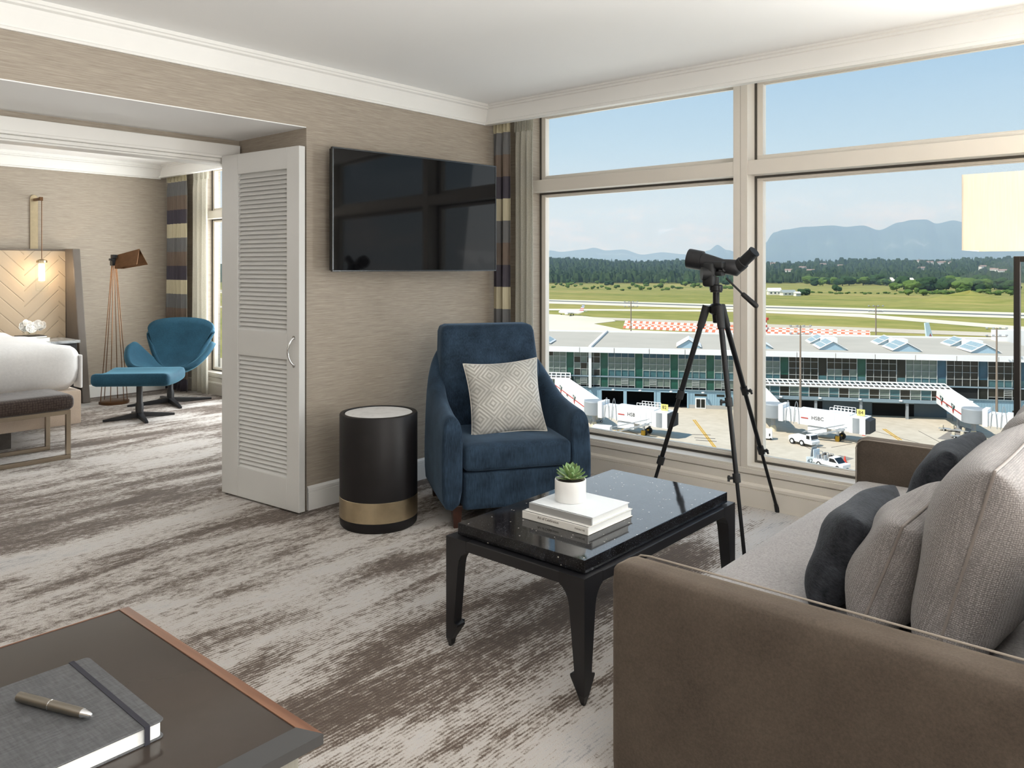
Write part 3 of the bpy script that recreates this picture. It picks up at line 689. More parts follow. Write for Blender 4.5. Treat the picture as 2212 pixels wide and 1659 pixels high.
# scope
o0, o1, o2, o3, o4 = at(1487, 558, 4.12), at(1514, 563, 4.085), at(1560, 575, 4.02), at(1592, 579, 3.985), at(1601, 577, 3.97)
SCB = plain('scope_armour', (32, 32, 35), .48, var=.12, scale=60, bump=.12, bscale=400)
def tubep(pts, rr, n=28): return MB().tube(pts, rr, n)
d1 = (o1-o0).normalized()
body = tubep([o0+d1*.06, o1+(o2-o1)*.5, o2, o2+(o3-o2)*.5, o3, o4], [.045, .041, .037, .040, .042, .022]).build('scope_body', SCB, ss, smooth=60)
MB().tube([o0, o0+d1*.001, o0+d1*.012, o0+d1*.075, o0+d1*.076], [.042, .051, .052, .051, .046], 32).build('lens_hood', SCB, body, smooth=35)
MB().cyl(o0-d1*.0008, o0+d1*.002, .0415, n=28).build('objective_lens', NT('lens_glass').set(col=srgb(10, 14, 30), rough=.05, coat=1.0).m, body, smooth=35)
e0, e1 = at(1597, 574, 3.975), at(1630, 543, 3.91); de = (e1-e0).normalized()
MB().tube([e0-de*.02, e0, e0+de*.018, e0+de*.028, e0+de*.03, e1-de*.012, e1-de*.010, e1, e1-de*.001, e1-de*.014], [.03, .033, .0335, .033, .028, .0275, .0295, .0295, .024, .021], 28).build('eyepiece', BLACKP, body, smooth=35)
MB().cyl(e1-de*.016, e1-de*.013, .021, n=24).build('eye_lens', MT['lens_glass'], body, smooth=35)
MB().rbox(tuple(at(1551, 591, 4.0)), (.03, .024, .012), .006, 5).build('scope_foot', BLACKP, body, smooth=40)

# ------------------------------------------------------------------ desk in the foreground, notebook and pen
dk = thing('desk', (-1.18, .1, 0), 'dark brown wooden desk with glossy inset top in the foreground', 'desk')
t = NT('desk_leather_top'); t.set(col=t.ramp(t.noise(t.coord((5,)*3), 1, 4), ((.3, srgb(54, 48, 43)), (.7, srgb(62, 55, 50)))), rough=.14, spec=.35)
t = NT('mahogany_edge'); t.set(col=t.ramp(t.noise(t.coord((4, 60, 60)), 1, 4), ((.3, srgb(104, 72, 56)), (.7, srgb(134, 98, 78)))), rough=.3)
t = NT('grey_oak'); x = t.noise(t.coord((40, 40, 3.2)), 1, 6, .65, .6); t.set(col=t.ramp(x, ((.3, srgb(98, 96, 88)), (.5, srgb(136, 134, 124)), (.75, srgb(164, 161, 150)))), rough=.5); t.bump(x, .15, .004)
t = NT('ebonised_edge'); t.set(col=srgb(60, 60, 60), rough=.22)
DX0, DX1, DY0, DY1, DZ = -1.484, -.882, -.95, .63, .75
MB().box(DX0+.012, DX1-.03, DY0+.03, DY1-.022, DZ-.012, DZ-.0015).build('inset_top', MT['desk_leather_top'], dk)
MB().hexa([(DX0+.012, DY1-.022, DZ-.02), (DX1-.032, DY1-.022, DZ-.02), (DX1, DY1, DZ-.02), (DX0, DY1, DZ-.02)], [(DX0+.012, DY1-.022, DZ), (DX1-.032, DY1-.022, DZ), (DX1, DY1, DZ-.006), (DX0, DY1, DZ-.006)]).build('edge_band', MT['mahogany_edge'], dk)
MB().hexa([(DX0, DY0, DZ-.02), (DX0+.012, DY0, DZ-.02), (DX0+.012, DY1-.022, DZ-.02), (DX0, DY1, DZ-.02)], [(DX0, DY0, DZ-.005), (DX0+.012, DY0, DZ), (DX0+.012, DY1-.022, DZ), (DX0, DY1, DZ-.006)]).build('edge_band', MT['mahogany_edge'], dk)
MB().hexa([(DX1-.032, DY0, DZ-.02), (DX1, DY0, DZ-.02), (DX1, DY1, DZ-.02), (DX1-.032, DY1-.022, DZ-.02)], [(DX1-.032, DY0, DZ), (DX1, DY0, DZ-.006), (DX1, DY1, DZ-.006), (DX1-.032, DY1-.022, DZ)]).build('edge_band', MT['ebonised_edge'], dk)
MB().box(DX0+.03, DX1-.012, DY0+.02, DY1-.03, .60, DZ-.02).build('case', MT['grey_oak'], dk, bevel=.002)
for y0, y1 in ((DY1-.6, DY1-.05), (DY0+.05, DY1-.63)):
    df_ = MB().box(DX1-.012, DX1-.004, y0, y1, .615, DZ-.034).build('drawer', MT['grey_oak'], dk, bevel=.002)
    MB().cyl((DX1-.004, (y0+y1)/2, .665), (DX1+.016, (y0+y1)/2, .665), .008, .011, 14).build('knob', BRONZE, df_, smooth=40)
for x in (DX0+.05, DX1-.045):
    for y in (DY0+.05, DY1-.06): MB().hexa([(x-.016, y-.016, 0), (x+.016, y-.016, 0), (x+.016, y+.016, 0), (x-.016, y+.016, 0)], [(x-.024, y-.024, .60), (x+.024, y-.024, .60), (x+.024, y+.024, .60), (x-.024, y+.024, .60)]).build('leg', MT['grey_oak'], dk, bevel=.002)
nb = thing('notebook', (-1.155, .385, .7487), 'dark grey cloth hardback notebook with elastic band on the desk', 'notebook')
t = NT('notebook_cloth'); x = t.noise(t.coord((300, 40, 300)), 1, 3); y = t.noise(t.coord((40, 300, 300)), 1, 3)
t.set(col=t.mix(.5, t.ramp(x, ((.3, srgb(58, 59, 61)), (.7, srgb(92, 93, 95)))), t.ramp(y, ((.3, srgb(58, 59, 61)), (.7, srgb(92, 93, 95))))), rough=.6); t.bump(x, .3, .002)
n0, n1, m0, m1 = -1.282, -1.028, .272, .484; nz0 = .7487
def rrect(x0, x1, y0, y1, r, z, k=5):
    pts = []
    for cx_, cy_, a0 in ((x1-r, y1-r, 0), (x0+r, y1-r, PI/2), (x0+r, y0+r, PI), (x1-r, y0+r, 1.5*PI)):
        for i in range(k+1): a = a0+PI/2*i/k; pts.append((cx_+r*math.cos(a), cy_+r*math.sin(a), z))
    return pts
MB().extr(rrect(n0, n1, m0, m1, .008, nz0), (0, 0, .0022)).extr(rrect(n0, n1, m0, m1, .008, nz0+.0215), (0, 0, .0022)).box(n0, n0+.0022, m0+.008, m1-.008, nz0+.0022, nz0+.0215).build('cover', MT['notebook_cloth'], nb, bevel=.0006, seg=1)
MB().extr(rrect(n0+.003, n1-.003, m0+.003, m1-.003, .007, nz0+.0022), (0, 0, .0193)).build('pages', PAGES, nb)
e0 = m1-.024; bm_ = MB().box(n0-.001, n1+.001, e0-.0035, e0+.0035, nz0+.0237, nz0+.0247).box(n1+.0002, n1+.0012, e0-.0035, e0+.0035, nz0, nz0+.0242).box(n0-.0012, n0-.0002, e0-.0035, e0+.0035, nz0, nz0+.0242)
bm_.build('elastic_band', plain('elastic', (36, 36, 46), .7), nb)
pn = thing('pen', (-1.14, .39, .7735), 'brushed metal ballpoint pen resting on the grey notebook', 'pen')
p0, p1 = Vector((-1.221, .3705, .7797)), Vector((-1.096, .418, .7797)); dp = (p1-p0).normalized(); Lp = (p1-p0).length
PENM = plain('pen_gunmetal', (136, 130, 120), .3, .9, var=.03)
MB().tube([p0, p0+dp*.0015, p0+dp*Lp*.45], [.0052, .0066, .0068], 18).build('cap_barrel', PENM, pn, smooth=40)
MB().cyl(p0+dp*Lp*.45, p0+dp*Lp*.46, .007, n=18).build('ring', CHROME, pn, smooth=40)
MB().tube([p0+dp*Lp*.46, p0+dp*Lp*.85, p0+dp*Lp*.88], [.0067, .0063, .0058], 18).build('barrel', PENM, pn, smooth=40)
MB().tube([p0+dp*Lp*.88, p0+dp*Lp*.9, p0+dp*Lp*.985, p1], [.0058, .0056, .0036, .0015], 18).build('tip', CHROME, pn, smooth=40)

# ------------------------------------------------------------------ curtains
def curtain_mat(name, bands, per, z0, rough=.5, sheen=.3):
    t = NT(name); sp_ = t.n('ShaderNodeSeparateXYZ'); t.l(t.coord((1, 1, 1)), sp_.inputs[0])
    q = t.math('FRACT', t.math('MULTIPLY', t.math('SUBTRACT', sp_.outputs[2], z0-per*8), 1/per))
    c = t.ramp(q, bands, 'CONSTANT'); fine = t.noise(t.coord((220, 220, 6)), 1, 2)
    t.set(col=t.mix(.25, c, t.ramp(fine, ((.3, .12), (.7, .6))), 'OVERLAY'), rough=rough, sheen=sheen, spec=.35); return t.m
STR = curtain_mat('banded_drape', ((0, srgb(62, 56, 68)), (.25, srgb(112, 96, 82)), (.5, srgb(108, 108, 108)), (.75, srgb(198, 190, 160))), .62, 1.234)
t = NT('sheer_linen'); t.t.nodes.remove(t.b); x = t.noise(t.coord((260, 260, 260)), 1, 2)
df = t.n('ShaderNodeBsdfDiffuse'); tl = t.n('ShaderNodeBsdfTranslucent'); tp_ = t.n('ShaderNodeBsdfTransparent'); m1_ = t.n('ShaderNodeMixShader'); m2_ = t.n('ShaderNodeMixShader')
cc = t.ramp(x, ((.3, srgb(196, 192, 180)), (.7, srgb(230, 227, 216)))); t.l(cc, df.inputs[0]); t.l(cc, tl.inputs[0]); m1_.inputs[0].default_value = .5; m2_.inputs[0].default_value = .22
t.l(df.outputs[0], m1_.inputs[1]); t.l(tl.outputs[0], m1_.inputs[2]); t.l(m1_.outputs[0], m2_.inputs[1]); t.l(tp_.outputs[0], m2_.inputs[2]); t.l(m2_.outputs[0], t.out.inputs[0])
def drape(name, x0, x1, y, amp, waves, mat, label, group, z0=.015, z1=2.40, ph=0, pinch=.75, thick=.002):
    o = thing(name, ((x0+x1)/2, y, z0), label, 'curtain', group=group)
    def f(u, v):
        z = z0+(z1-z0)*v; top = max(0, (v-.93)/.07)
        k = 1-pinch*top; a = 2*PI*waves*u+ph
        w = math.sin(a)+.35*math.sin(2*a+1.1)*(1-v*.5)+.15*math.sin(3.3*a+2)
        xs = x0+(x1-x0)*(u+.018*math.sin(a*2+.5)); flare = (x1-x0)*.05*(1-v)*(u-.5)
        return Vector((xs+flare, y+amp*w*k*(.85+.15*math.sin(5*v+u*9)), z))
    f_ = MB().grid(f, int(waves*18), 26).build('panel', mat, o, smooth=180, solid=thick)
    n = int(waves*2)
    for i in range(n):
        u = (i+.5)/n; p = f(u, 1); MB().box(p.x-.004, p.x+.004, y-.012, y+.012, z1-.075, z1+.004).build('pleat', mat, o)
    return o
drape('drape_curtain', -3.755, -3.60, 4.125, .020, 2.5, STR, 'banded plum and olive drape beside the television', 'banded drapes')
drape('sheer_curtain', -3.625, -3.455, 4.205, .020, 3.5, MT['sheer_linen'], 'gathered translucent linen sheer at the living room window edge', 'linen sheers', ph=1)
drape('drape_curtain', -8.74, -8.30, 4.14, .03, 5.5, STR, 'banded plum and olive drape in the bedroom corner behind the teal chair', 'banded drapes', ph=.6)
drape('sheer_curtain', -8.30, -7.96, 4.215, .022, 3.5, MT['sheer_linen'], 'translucent linen sheer at the bedroom window', 'linen sheers', ph=2)
# ------------------------------------------------------------------ bedroom
LINEN = fabric('white_bed_linen', (226, 226, 226), (244, 244, 244), (60, 60, 60), sheen=.1, bump=.12, var=3)
BEDB = fabric('beige_bed_upholstery', (196, 178, 160), (220, 204, 188), (160, 160, 160), sheen=.2, bump=.15)
GREYW = plain('grey_oak_plinth', (92, 88, 84), .5, var=.25, scale=18)
HBF = plain('headboard_frame', (104, 96, 88), .45, var=.05)
t = NT('quilted_headboard')
sx_ = t.n('ShaderNodeSeparateXYZ'); t.l(t.coord((1, 1, 1)), sx_.inputs[0])
u_ = t.math('ADD', sx_.outputs[1], sx_.outputs[2]); v_ = t.math('SUBTRACT', sx_.outputs[1], sx_.outputs[2])
tri = lambda q, per: t.math('ABSOLUTE', t.math('SUBTRACT', t.math('FRACT', t.math('MULTIPLY', q, 1/per)), .5))
sel = t.math('GREATER_THAN', t.math('FRACT', t.math('MULTIPLY', t.math('ADD', sx_.outputs[1], 10.02), 1/.62)), .5)
dd = t.mix(sel, tri(u_, .155), tri(v_, .155))
ridge = t.ramp(dd, ((.0, 1), (.44, .9), (.49, .0), (.5, 0)))
t.set(col=t.mix(.12, srgb(186, 168, 144), ridge, 'MULTIPLY'), rough=.55, sheen=.25); t.bump(ridge, .5, .012)
BENCHF = fabric('brown_basket_bench', (52, 44, 41), (92, 80, 75), (120, 120, 120), weave=120, sheen=.3, bump=.5)
NICKEL = plain('champagne_metal', (168, 156, 140), .3, .85, var=.04)
# bed
bd = thing('bed', (-7.5, 1.5, 0), 'bed with smooth white duvet on a beige upholstered base', 'bed')
bx0, bx1, by0, by1 = -8.56, -6.53, .62, 2.42
MB().rbox(((bx0+bx1)/2, (by0+by1)/2, .29), ((bx1-bx0)/2, (by1-by0)/2, .135), .02, 6).build('bed_base', BEDB, bd, smooth=60, weld=True)
MB().box(bx0+.2, bx1-.22, by0+.22, by1-.42, 0, .16).build('plinth', GREYW, bd, bevel=.003)
def duv(p, q):
    z = p.z
    if q[2] > 0: z += .05*(1-q[0]**2*.6)*(1-q[1]**2)+.012*math.sin(7*q[0]+3)*math.sin(5*q[1])
    k = max(0, -q[2])
    return Vector((p.x-.05*k*(q[0]), p.y-.02*k*q[1]+.012*math.sin(9*q[0])*(abs(q[1]) > .8), z))
MB().rbox(((bx0+bx1)/2-.01, (by0+by1)/2, .585), ((bx1-bx0)/2+.02, (by1-by0)/2+.0, .185), .115, 16, duv).build('duvet', LINEN, bd, smooth=180, weld=True)
MB().box(bx1-.16, bx1-.02, by1-.006, by1+.012, .43, .69).xf(Matrix()).build('duvet_fold', LINEN, bd, bevel=.008, seg=3)
for nm, yc, zc, lab in (('bed_pillow', 1.9, .98, 'white bed pillow propped upright at the edge of the photo'),):
    pw_ = thing(nm, (-8.25, yc, .8), lab, 'pillow'); M = Matrix.Translation((-8.30, 1.99, 1.04)) @ Matrix.Rotation(PI/2, 4, 'Z') @ Matrix.Rotation(math.radians(16), 4, 'X')
    b = pillow(.68, .46, .17, .06).build('cover', LINEN, pw_, smooth=180, weld=True); b.matrix_parent_inverse = wmat(pw_).inverted() @ M
# headboard: tall quilted panel with a forward wing frame at its end
hb = thing('headboard', (-8.68, 1.8, 0), 'tall quilted beige headboard with grey end frame', 'headboard')
MB().box(-8.76, -8.70, -.3, 3.07, .18, 1.54).build('quilted_panel', MT['quilted_headboard'], hb, bevel=.008)
MB().extr([(-8.778, 3.075, 0), (-8.44, 3.135, 0), (-8.56, 3.08, 1.56), (-8.778, 3.05, 1.56)], (0, .075, 0)).build('end_frame', HBF, hb, bevel=.008)
MB().box(-8.775, -8.70, -.3, 3.06, 1.541, 1.556).build('top_rail', HBF, hb, bevel=.003)
# bench
bn = thing('bench', (-6.3, 1.35, 0), 'brown woven bench with champagne metal frame at the foot of the bed', 'bench')
MB().rbox((-6.295, 1.30, .405), (.232, .905, .058), .045, 12).build('cushion', BENCHF, bn, smooth=60, weld=True)
g = .03
for x in (-6.10, -6.50):
    for y in (2.18, .45): MB().box(x-g/2, x+g/2, y-g, y, g, .35-g).build('leg', NICKEL, bn, bevel=.002)
    MB().box(x-g/2, x+g/2, .42, 2.18, 0, g).build('floor_rail', NICKEL, bn, bevel=.002)
    MB().box(x-g/2, x+g/2, .42, 2.18, .35-g, .35).build('top_rail', NICKEL, bn, bevel=.002)
MB().box(-6.485, -6.115, 2.152, 2.18, .35-g, .35).build('end_rail', NICKEL, bn, bevel=.002)
# nightstand
ns = thing('nightstand', (-8.45, 2.78, 0), 'black nightstand with grey marble top beside the bed', 'nightstand')
t = NT('grey_marble'); t.set(col=t.ramp(t.noise(t.coord((7,)*3), 1, 7, .6, 1.2), ((.35, srgb(120, 124, 126)), (.55, srgb(176, 180, 182)), (.75, srgb(206, 208, 208)))), rough=.25)
MB().box(-8.69, -8.22, 2.47, 3.03, .635, .662).build('marble_top', MT['grey_marble'], ns, bevel=.002)
MB().box(-8.68, -8.25, 2.49, 3.01, .06, .635).build('body', BLACKW, ns, bevel=.003)
dn = MB().box(-8.252, -8.24, 2.51, 2.99, .36, .61).build('drawer', BLACKW, ns, bevel=.003)
MB().cyl((-8.24, 2.75, .49), (-8.215, 2.75, .49), .009, .012, 14).build('knob', BRASS, dn, smooth=40)
for x in (-8.65, -8.29):
    for y in (2.52, 2.98): MB().cyl((x, y, 0), (x, y, .07), .014, n=10).build('foot', BLACKM, ns, smooth=40)
q = book('book', -8.60, -8.30, 2.545, 2.79, .6625, .697, BOOKW, BOOKW, 'thick white book lying on the marble nightstand', 'books on the nightstand')
q = book('book', -8.57, -8.33, 2.565, 2.775, .6975, .715, plain('black_book_cloth', (38, 42, 46), .5), plain('black_book_spine', (40, 44, 48), .5), 'dark book under the orchid vase on the nightstand', 'books on the nightstand')
# orchid in a glass cube
ov = thing('orchid_vase', (-8.44, 2.655, .7152), 'white orchid blooms in a small glass bowl', 'flowers'); OC = Vector((-8.44, 2.655, .7152))
MB().lathe([(.045, 0), (.056, .004), (.06, .03), (.058, .062), (.055, .062), (.056, .03), (.05, .01), (.001, .008)], OC, 28).build('glass_bowl', MT['window_glass'], ov, smooth=50)
PETAL = plain('orchid_petal', (246, 242, 236), .55, var=.02, sss=.1)
def petal():
    def f(u, v):
        a = 2*PI*u; r_ = v*.030*(1+.25*math.cos(2*a)); return Vector((r_*math.cos(a)*.85, .026+r_*math.sin(a), .012*v*v-.006*math.cos(2*a)*v))
    return MB().grid(f, 14, 4)
pp = petal().build('petal', PETAL, ov, smooth=180, world=False, solid=.0015); first = True
for fx_, fy_, fz_, az, el in ((-.0, -.055, .085, .3, 70), (.03, .06, .10, -.5, 60), (.04, .0, .075, 0, 75), (.02, .10, .085, -.9, 65), (.0, -.02, .11, .4, 50)):
    for i in range(5):
        o = pp if first else pp.copy()
        if not first: COL.objects.link(o)
        first = False; o.parent = ov; o.matrix_parent_inverse = Matrix()
        R_ = Matrix.Rotation(az, 4, 'Z') @ Matrix.Rotation(math.radians(el), 4, 'Y') @ Matrix.Rotation(2*PI*i/5+.3, 4, 'Z')
        o.rotation_euler = R_.to_euler(); o.location = (fx_, fy_, fz_)
for k_, (a, b) in enumerate((((0, 0, .02), (0, -.055, .085)), ((0, 0, .02), (.03, .06, .10)), ((0, 0, .02), (.02, .1, .08)))):
    MB().tube([OC+Vector(a), OC+(Vector(a)+Vector(b))*.5+Vector((0, 0, .02)), OC+Vector(b)], .0028, 6).build('stem', plain('orchid_stem_%d' % k_, (96, 116, 66), .6), ov, smooth=60)
# pendant wall sconce
sc = thing('wall_sconce', (-8.78, 2.8, 1.55), 'brass wall sconce with hanging glass cylinder lamp above the nightstand', 'wall lamp')
m = MB(); ring = [(y, z) for y, z in [(2.764+.0355*(1-math.cos(a)), 2.062+.0355*math.sin(a)) for a in [PI*i/10 for i in range(11)]]]
ring = ring+[(2.835, 1.555), (2.764, 1.555)]
MB().extr([(-8.779, y, z) for y, z in ring], (.014, 0, 0)).build('back_plate', BRASS, sc, bevel=.002, seg=1)
MB().box(-8.766, -8.585, 2.792, 2.814, 2.035, 2.062).box(-8.60, -8.578, 2.787, 2.819, 2.03, 2.067).build('arm', BRONZE, sc, bevel=.002, seg=1)
PX, PY = -8.59, 2.81
MB().cyl((PX, PY, 1.45), (PX, PY, 2.035), .004, n=8).build('rod', BRONZE, sc, smooth=40)
MB().lathe([(.004, 1.455), (.02, 1.452), (.047, 1.44), (.047, 1.418), (.004, 1.418)], (PX, PY, 0), 28).build('cap', BRASS, sc, smooth=40)
MB().lathe([(.052, 1.42), (.054, 1.41), (.054, 1.15), (.048, 1.138), (.001, 1.136)], (PX, PY, 0), 32).build('glass_cylinder', MT['window_glass'], sc, smooth=50)
GLOW = NT('sconce_glow').set(col=(1, .95, .85), ecol=(1, .86, .62), es=9).m
MB().lathe([(.001, 1.41), (.026, 1.408), (.027, 1.24), (.001, 1.238)][1:3]+[(.001, 1.238)], (PX, PY, 0), 24).build('glow_tube', GLOW, sc, smooth=50)
pl_ = light('sconce_bulb', 'POINT', (PX+.06, PY, 1.32), 3.6, (1, .72, .45), shadow_soft_size=.03); pl_.parent = sc; pl_.matrix_parent_inverse = wmat(sc).inverted()
# reading floor lamp with a bundle of rods
rl = thing('reading_lamp', (-8.23, 3.352, 0), 'bronze floor lamp with fanned thin rods and angular metal shade', 'floor lamp')
RC = Vector((-8.23, 3.352, 0))
MB().lathe([(.138, 0), (.14, .004), (.14, .026), (.134, .03), (.001, .03)], RC, 40).build('base_disc', BRONZE, rl, smooth=35)
for i in range(6):
    a = 2*PI*i/6+.4; MB().cyl(RC+Vector((.125*math.cos(a), .125*math.sin(a), .03)), RC+Vector((.022*math.cos(a), .022*math.sin(a), 1.40)), .0042, n=8).build('rod', BRONZE, rl, smooth=40)
MB().box(RC.x-.03, RC.x+.03, RC.y-.03, RC.y+.03, 1.39, 1.44).box(RC.x-.02, RC.x+.02, RC.y-.045, RC.y+.045, 1.44, 1.462).box(RC.x-.025, RC.x+.025, RC.y-.025, RC.y+.025, 1.462, 1.50).build('joint', BLACKM, rl, bevel=.003)
# prism shade: triangular trough opening downward, narrow end at the joint
P0 = RC+Vector((.02, .03, 1.42)); dirv = (_rt*.98+_fw*-.15+Vector((0, 0, .2))).normalized(); sd = dirv.cross(Vector((0, 0, 1))).normalized(); upv = sd.cross(dirv)
def tri_(p, w, h): return [p+upv*h*.55, p-sd*w-upv*h*.45, p+sd*w-upv*h*.45]
a_, b_ = tri_(P0, .07, .14), tri_(P0+dirv*.26, .09, .16)
a2, b2 = tri_(P0+dirv*.002, .065, .13), tri_(P0+dirv*.301, .09, .16)
m = MB(); m.add([*a_, *b_], [(0, 1, 4, 3), (2, 0, 3, 5), (0, 2, 1)])
m.build('shade', BRONZE, rl, solid=.004)
# swan chair and ottoman
sw = thing('swan_chair', (-7.815, 3.733, 0), 'teal upholstered swan-shaped lounge chair on a black swivel base', 'armchair', math.radians(46))
half = [(0, -.30, .375), (.16, -.30, .378), (.30, -.25, .41), (.385, -.13, .50), (.415, .0, .585), (.39, .10, .60), (.325, .15, .52), (.245, .175, .43), (.205, .20, .41), (.235, .235, .50), (.305, .285, .64), (.335, .32, .735), (.285, .345, .80), (.16, .36, .832), (0, .365, .84)]
rim = [Vector(p) for p in half]+[Vector((-x, y, z)) for x, y, z in reversed(half[1:-1])]
def crom(k):
    n = len(rim); f = k*n; i = int(f) % n; t_ = f-int(f); a, b, c_, d_ = rim[i-1], rim[i], rim[(i+1) % n], rim[(i+2) % n]
    return .5*((2*b)+(c_-a)*t_+(2*a-5*b+4*c_-d_)*t_*t_+(3*b-a-3*c_+d_)*t_**3)
def shell(u, v):
    r_ = crom(u % 1); kz = v**2.3
    return Vector((r_.x*v**.85, (r_.y+.02)*v**.8-.02, .345+(r_.z-.345)*kz-.03*(1-v)))
MB().grid(shell, 112, 16, True).build('seat_shell', TEALV, sw, smooth=180, world=False, solid=.05, weld=True)
def star(o, rz=0, R=.36):
    for i in range(4):
        a = PI/2*i+rz; M = Matrix.Rotation(a, 4, 'Z')
        MB().hexa([M @ Vector(p) for p in ((.02, -.028, .012), (R, -.013, 0), (R, .013, 0), (.02, .028, .012))], [M @ Vector(p) for p in ((.02, -.028, .055), (R, -.013, .02), (R, .013, .02), (.02, .028, .055))]).build('foot', BLACKM, o, bevel=.003, world=False)
star(sw, .55, .40)
MB().lathe([(.034, .02), (.034, .12), (.026, .14), (.026, .30), (.09, .315), (.001, .32)], (0, 0, 0), 20).build('pedestal', BLACKM, sw, smooth=40, world=False)
ot = thing('ottoman', (-7.232, 3.168, 0), 'teal upholstered ottoman on a black pedestal in front of the swan chair', 'ottoman', math.radians(46))
def ob(p, q): return p+Vector((0, 0, -.02*q[0]**2*0+.028*(q[1]**2)*(1 if q[2] > 0 else .6)-.012))
MB().rbox((0, 0, .375), (.335, .25, .055), .045, 12, ob).build('seat_pad', TEALV, ot, smooth=60, weld=True, world=False)
star(ot, .55, .30)
MB().lathe([(.034, .02), (.034, .13), (.026, .15), (.026, .31), (.08, .32), (.001, .325)], (0, 0, 0), 20).build('pedestal', BLACKM, ot, smooth=40, world=False)
# ------------------------------------------------------------------ outside: airport seen from the fifth floor
GZ = -28.6
EA = Vector((-81.11, 150.35, GZ)); ED = Vector((.878, .479, 0)).normalized(); EN = Vector((-ED.y, ED.x, 0))
def E_(s, n, z): return EA+ED*s+EN*n+Vector((0, 0, z))
EM = frame_m(EA, ED, EN, (0, 0, 1))
def gnd(u, v, lift=0): p = onz(u, v, GZ); return Vector((p.x, p.y, GZ+lift))
def slab(pts, name, mat, label, lift, th=.03):
    return struct(MB().extr([(p.x, p.y, GZ+lift-th) for p in pts], (0, 0, th)), name, mat, label)
# materials
t = NT('airfield_grass'); a = t.noise(t.coord((.004, .02, 1), rot=(0, 0, -.5)), 1, 6, .6); b = t.noise(t.coord((.06, .06, 1)), 1, 5, .65)
t.set(col=t.mix(.45, t.ramp(a, ((.32, srgb(104, 118, 50)), (.5, srgb(146, 142, 76)), (.68, srgb(176, 156, 98)))), t.ramp(b, ((.3, srgb(96, 108, 48)), (.7, srgb(168, 156, 94))))), rough=.95, spec=.1)
t = NT('apron_concrete'); a = t.noise(t.coord((.03, .03, 1)), 1, 6, .6); b = t.noise(t.coord((.8, .8, 1)), 1, 4)
t.set(col=t.mix(.3, t.ramp(a, ((.3, srgb(184, 170, 148)), (.7, srgb(210, 198, 178)))), t.ramp(b, ((.3, srgb(170, 158, 140)), (.7, srgb(214, 203, 186))))), rough=.9, spec=.15)
t = NT('apron_dark_asphalt'); t.set(col=t.ramp(t.noise(t.coord((.3, .3, 1)), 1, 5), ((.3, srgb(120, 112, 104)), (.7, srgb(146, 138, 128)))), rough=.9)
RUNW = plain('runway_concrete', (216, 206, 182), .9, var=.08, scale=.02); TAR = plain('runway_tar', (108, 108, 106), .9, var=.1, scale=.1)
YEL = plain('yellow_paint', (196, 152, 44), .7); REDP = plain('red_paint', (190, 58, 48), .6); BLKP = plain('tar_joint', (96, 90, 84), .9)
TWHITE = plain('bridge_white', (240, 239, 236), .5, var=.03, scale=.5); TGREY = plain('bridge_grey', (150, 154, 156), .5, var=.05, scale=.6)
BLUW = plain('blue_cladding', (142, 172, 186), .6, var=.05, scale=.4); CONCB = plain('grey_wall_base', (172, 168, 160), .8)
DARKV = plain('garage_interior', (10, 10, 11), .9); MULL = plain('pale_mullion', (196, 198, 194), .5); STEELB = plain('blue_steel_band', (132, 150, 158), .5)
ROOFM = plain('grey_roof_membrane', (178, 170, 156), .95, var=.05, scale=.12); FASC = plain('white_fascia', (236, 234, 230), .6, var=.02)
GLS = [NT('facade_glass_%d' % i) for i in range(6)]
for g_, (c_, r_) in zip(GLS, (((30, 34, 30), .12), ((72, 108, 112), .12), ((52, 88, 106), .12), ((34, 84, 70), .14), ((112, 124, 114), .2), ((48, 46, 38), .15))):
    nn = g_.noise(g_.coord((.5, .5, .5)), 1, 3); g_.set(col=g_.ramp(nn, ((.3, tuple(x*.7 for x in srgb(*c_))), (.7, tuple(x*1.25 for x in srgb(*c_))))), rough=r_, spec=.4)
GLS = [g_.m for g_ in GLS]
# ground sheets
struct(MB().extr([(p.x, p.y, GZ-.4) for p in (at(-1900, 578, 45), at(4100, 578, 45), at(4100, 578, 3600), at(-1900, 578, 3600))][::1], (0, 0, .3)), 'ground', MT['airfield_grass'], 'grass airfield stretching to the tree line')
def strip(rows, name, mat, label, lift): slab([gnd(u, b) for u, a, b in rows]+[gnd(u, a) for u, a, b in reversed(rows)], name, mat, label, lift)
strip([(300, 621.2, 627.6), (1170, 646, 655), (2187, 675, 687), (2700, 689.6, 703.2)], 'ground_runway', RUNW, 'pale concrete runway', .02)
strip([(300, 623, 623.9), (1170, 648.3, 650.3), (2187, 679.5, 682.3), (2700, 695, 699)], 'ground_runway_seam', TAR, 'dark asphalt line along the runway', .06)
strip([(300, 660, 663), (1170, 666.8, 670.2), (1583, 669.5, 673.5), (1651, 671.5, 676), (1860, 678, 685), (2187, 703.6, 711.6), (2600, 738, 748)], 'ground_taxiway', RUNW, 'pale exit taxiway curving off the runway', .03)
strip([(700, 668, 675), (1100, 678, 684), (1323, 686.5, 692), (1583, 696, 702), (1651, 700, 708), (2187, 720, 728), (2600, 738, 748)], 'ground_service_road', MT['apron_concrete'], 'grey perimeter road before the terminal', .04)
slab([gnd(*p) for p in ((500, 800), (2500, 800), (2500, 752), (2190, 733), (1880, 729), (1583, 722), (1345, 712), (1283, 699.5), (1330, 694), (1323, 690), (1256, 682), (1170, 678), (900, 668), (500, 655))], 'ground_far_apron', RUNW, 'pale far apron behind the terminal', .05)
slab([E_(-160, -95, 0), E_(170, -95, 0), E_(170, 62, 0), E_(-160, 62, 0)], 'ground_apron', MT['apron_concrete'], 'sunlit beige concrete apron in front of the terminal', .10)
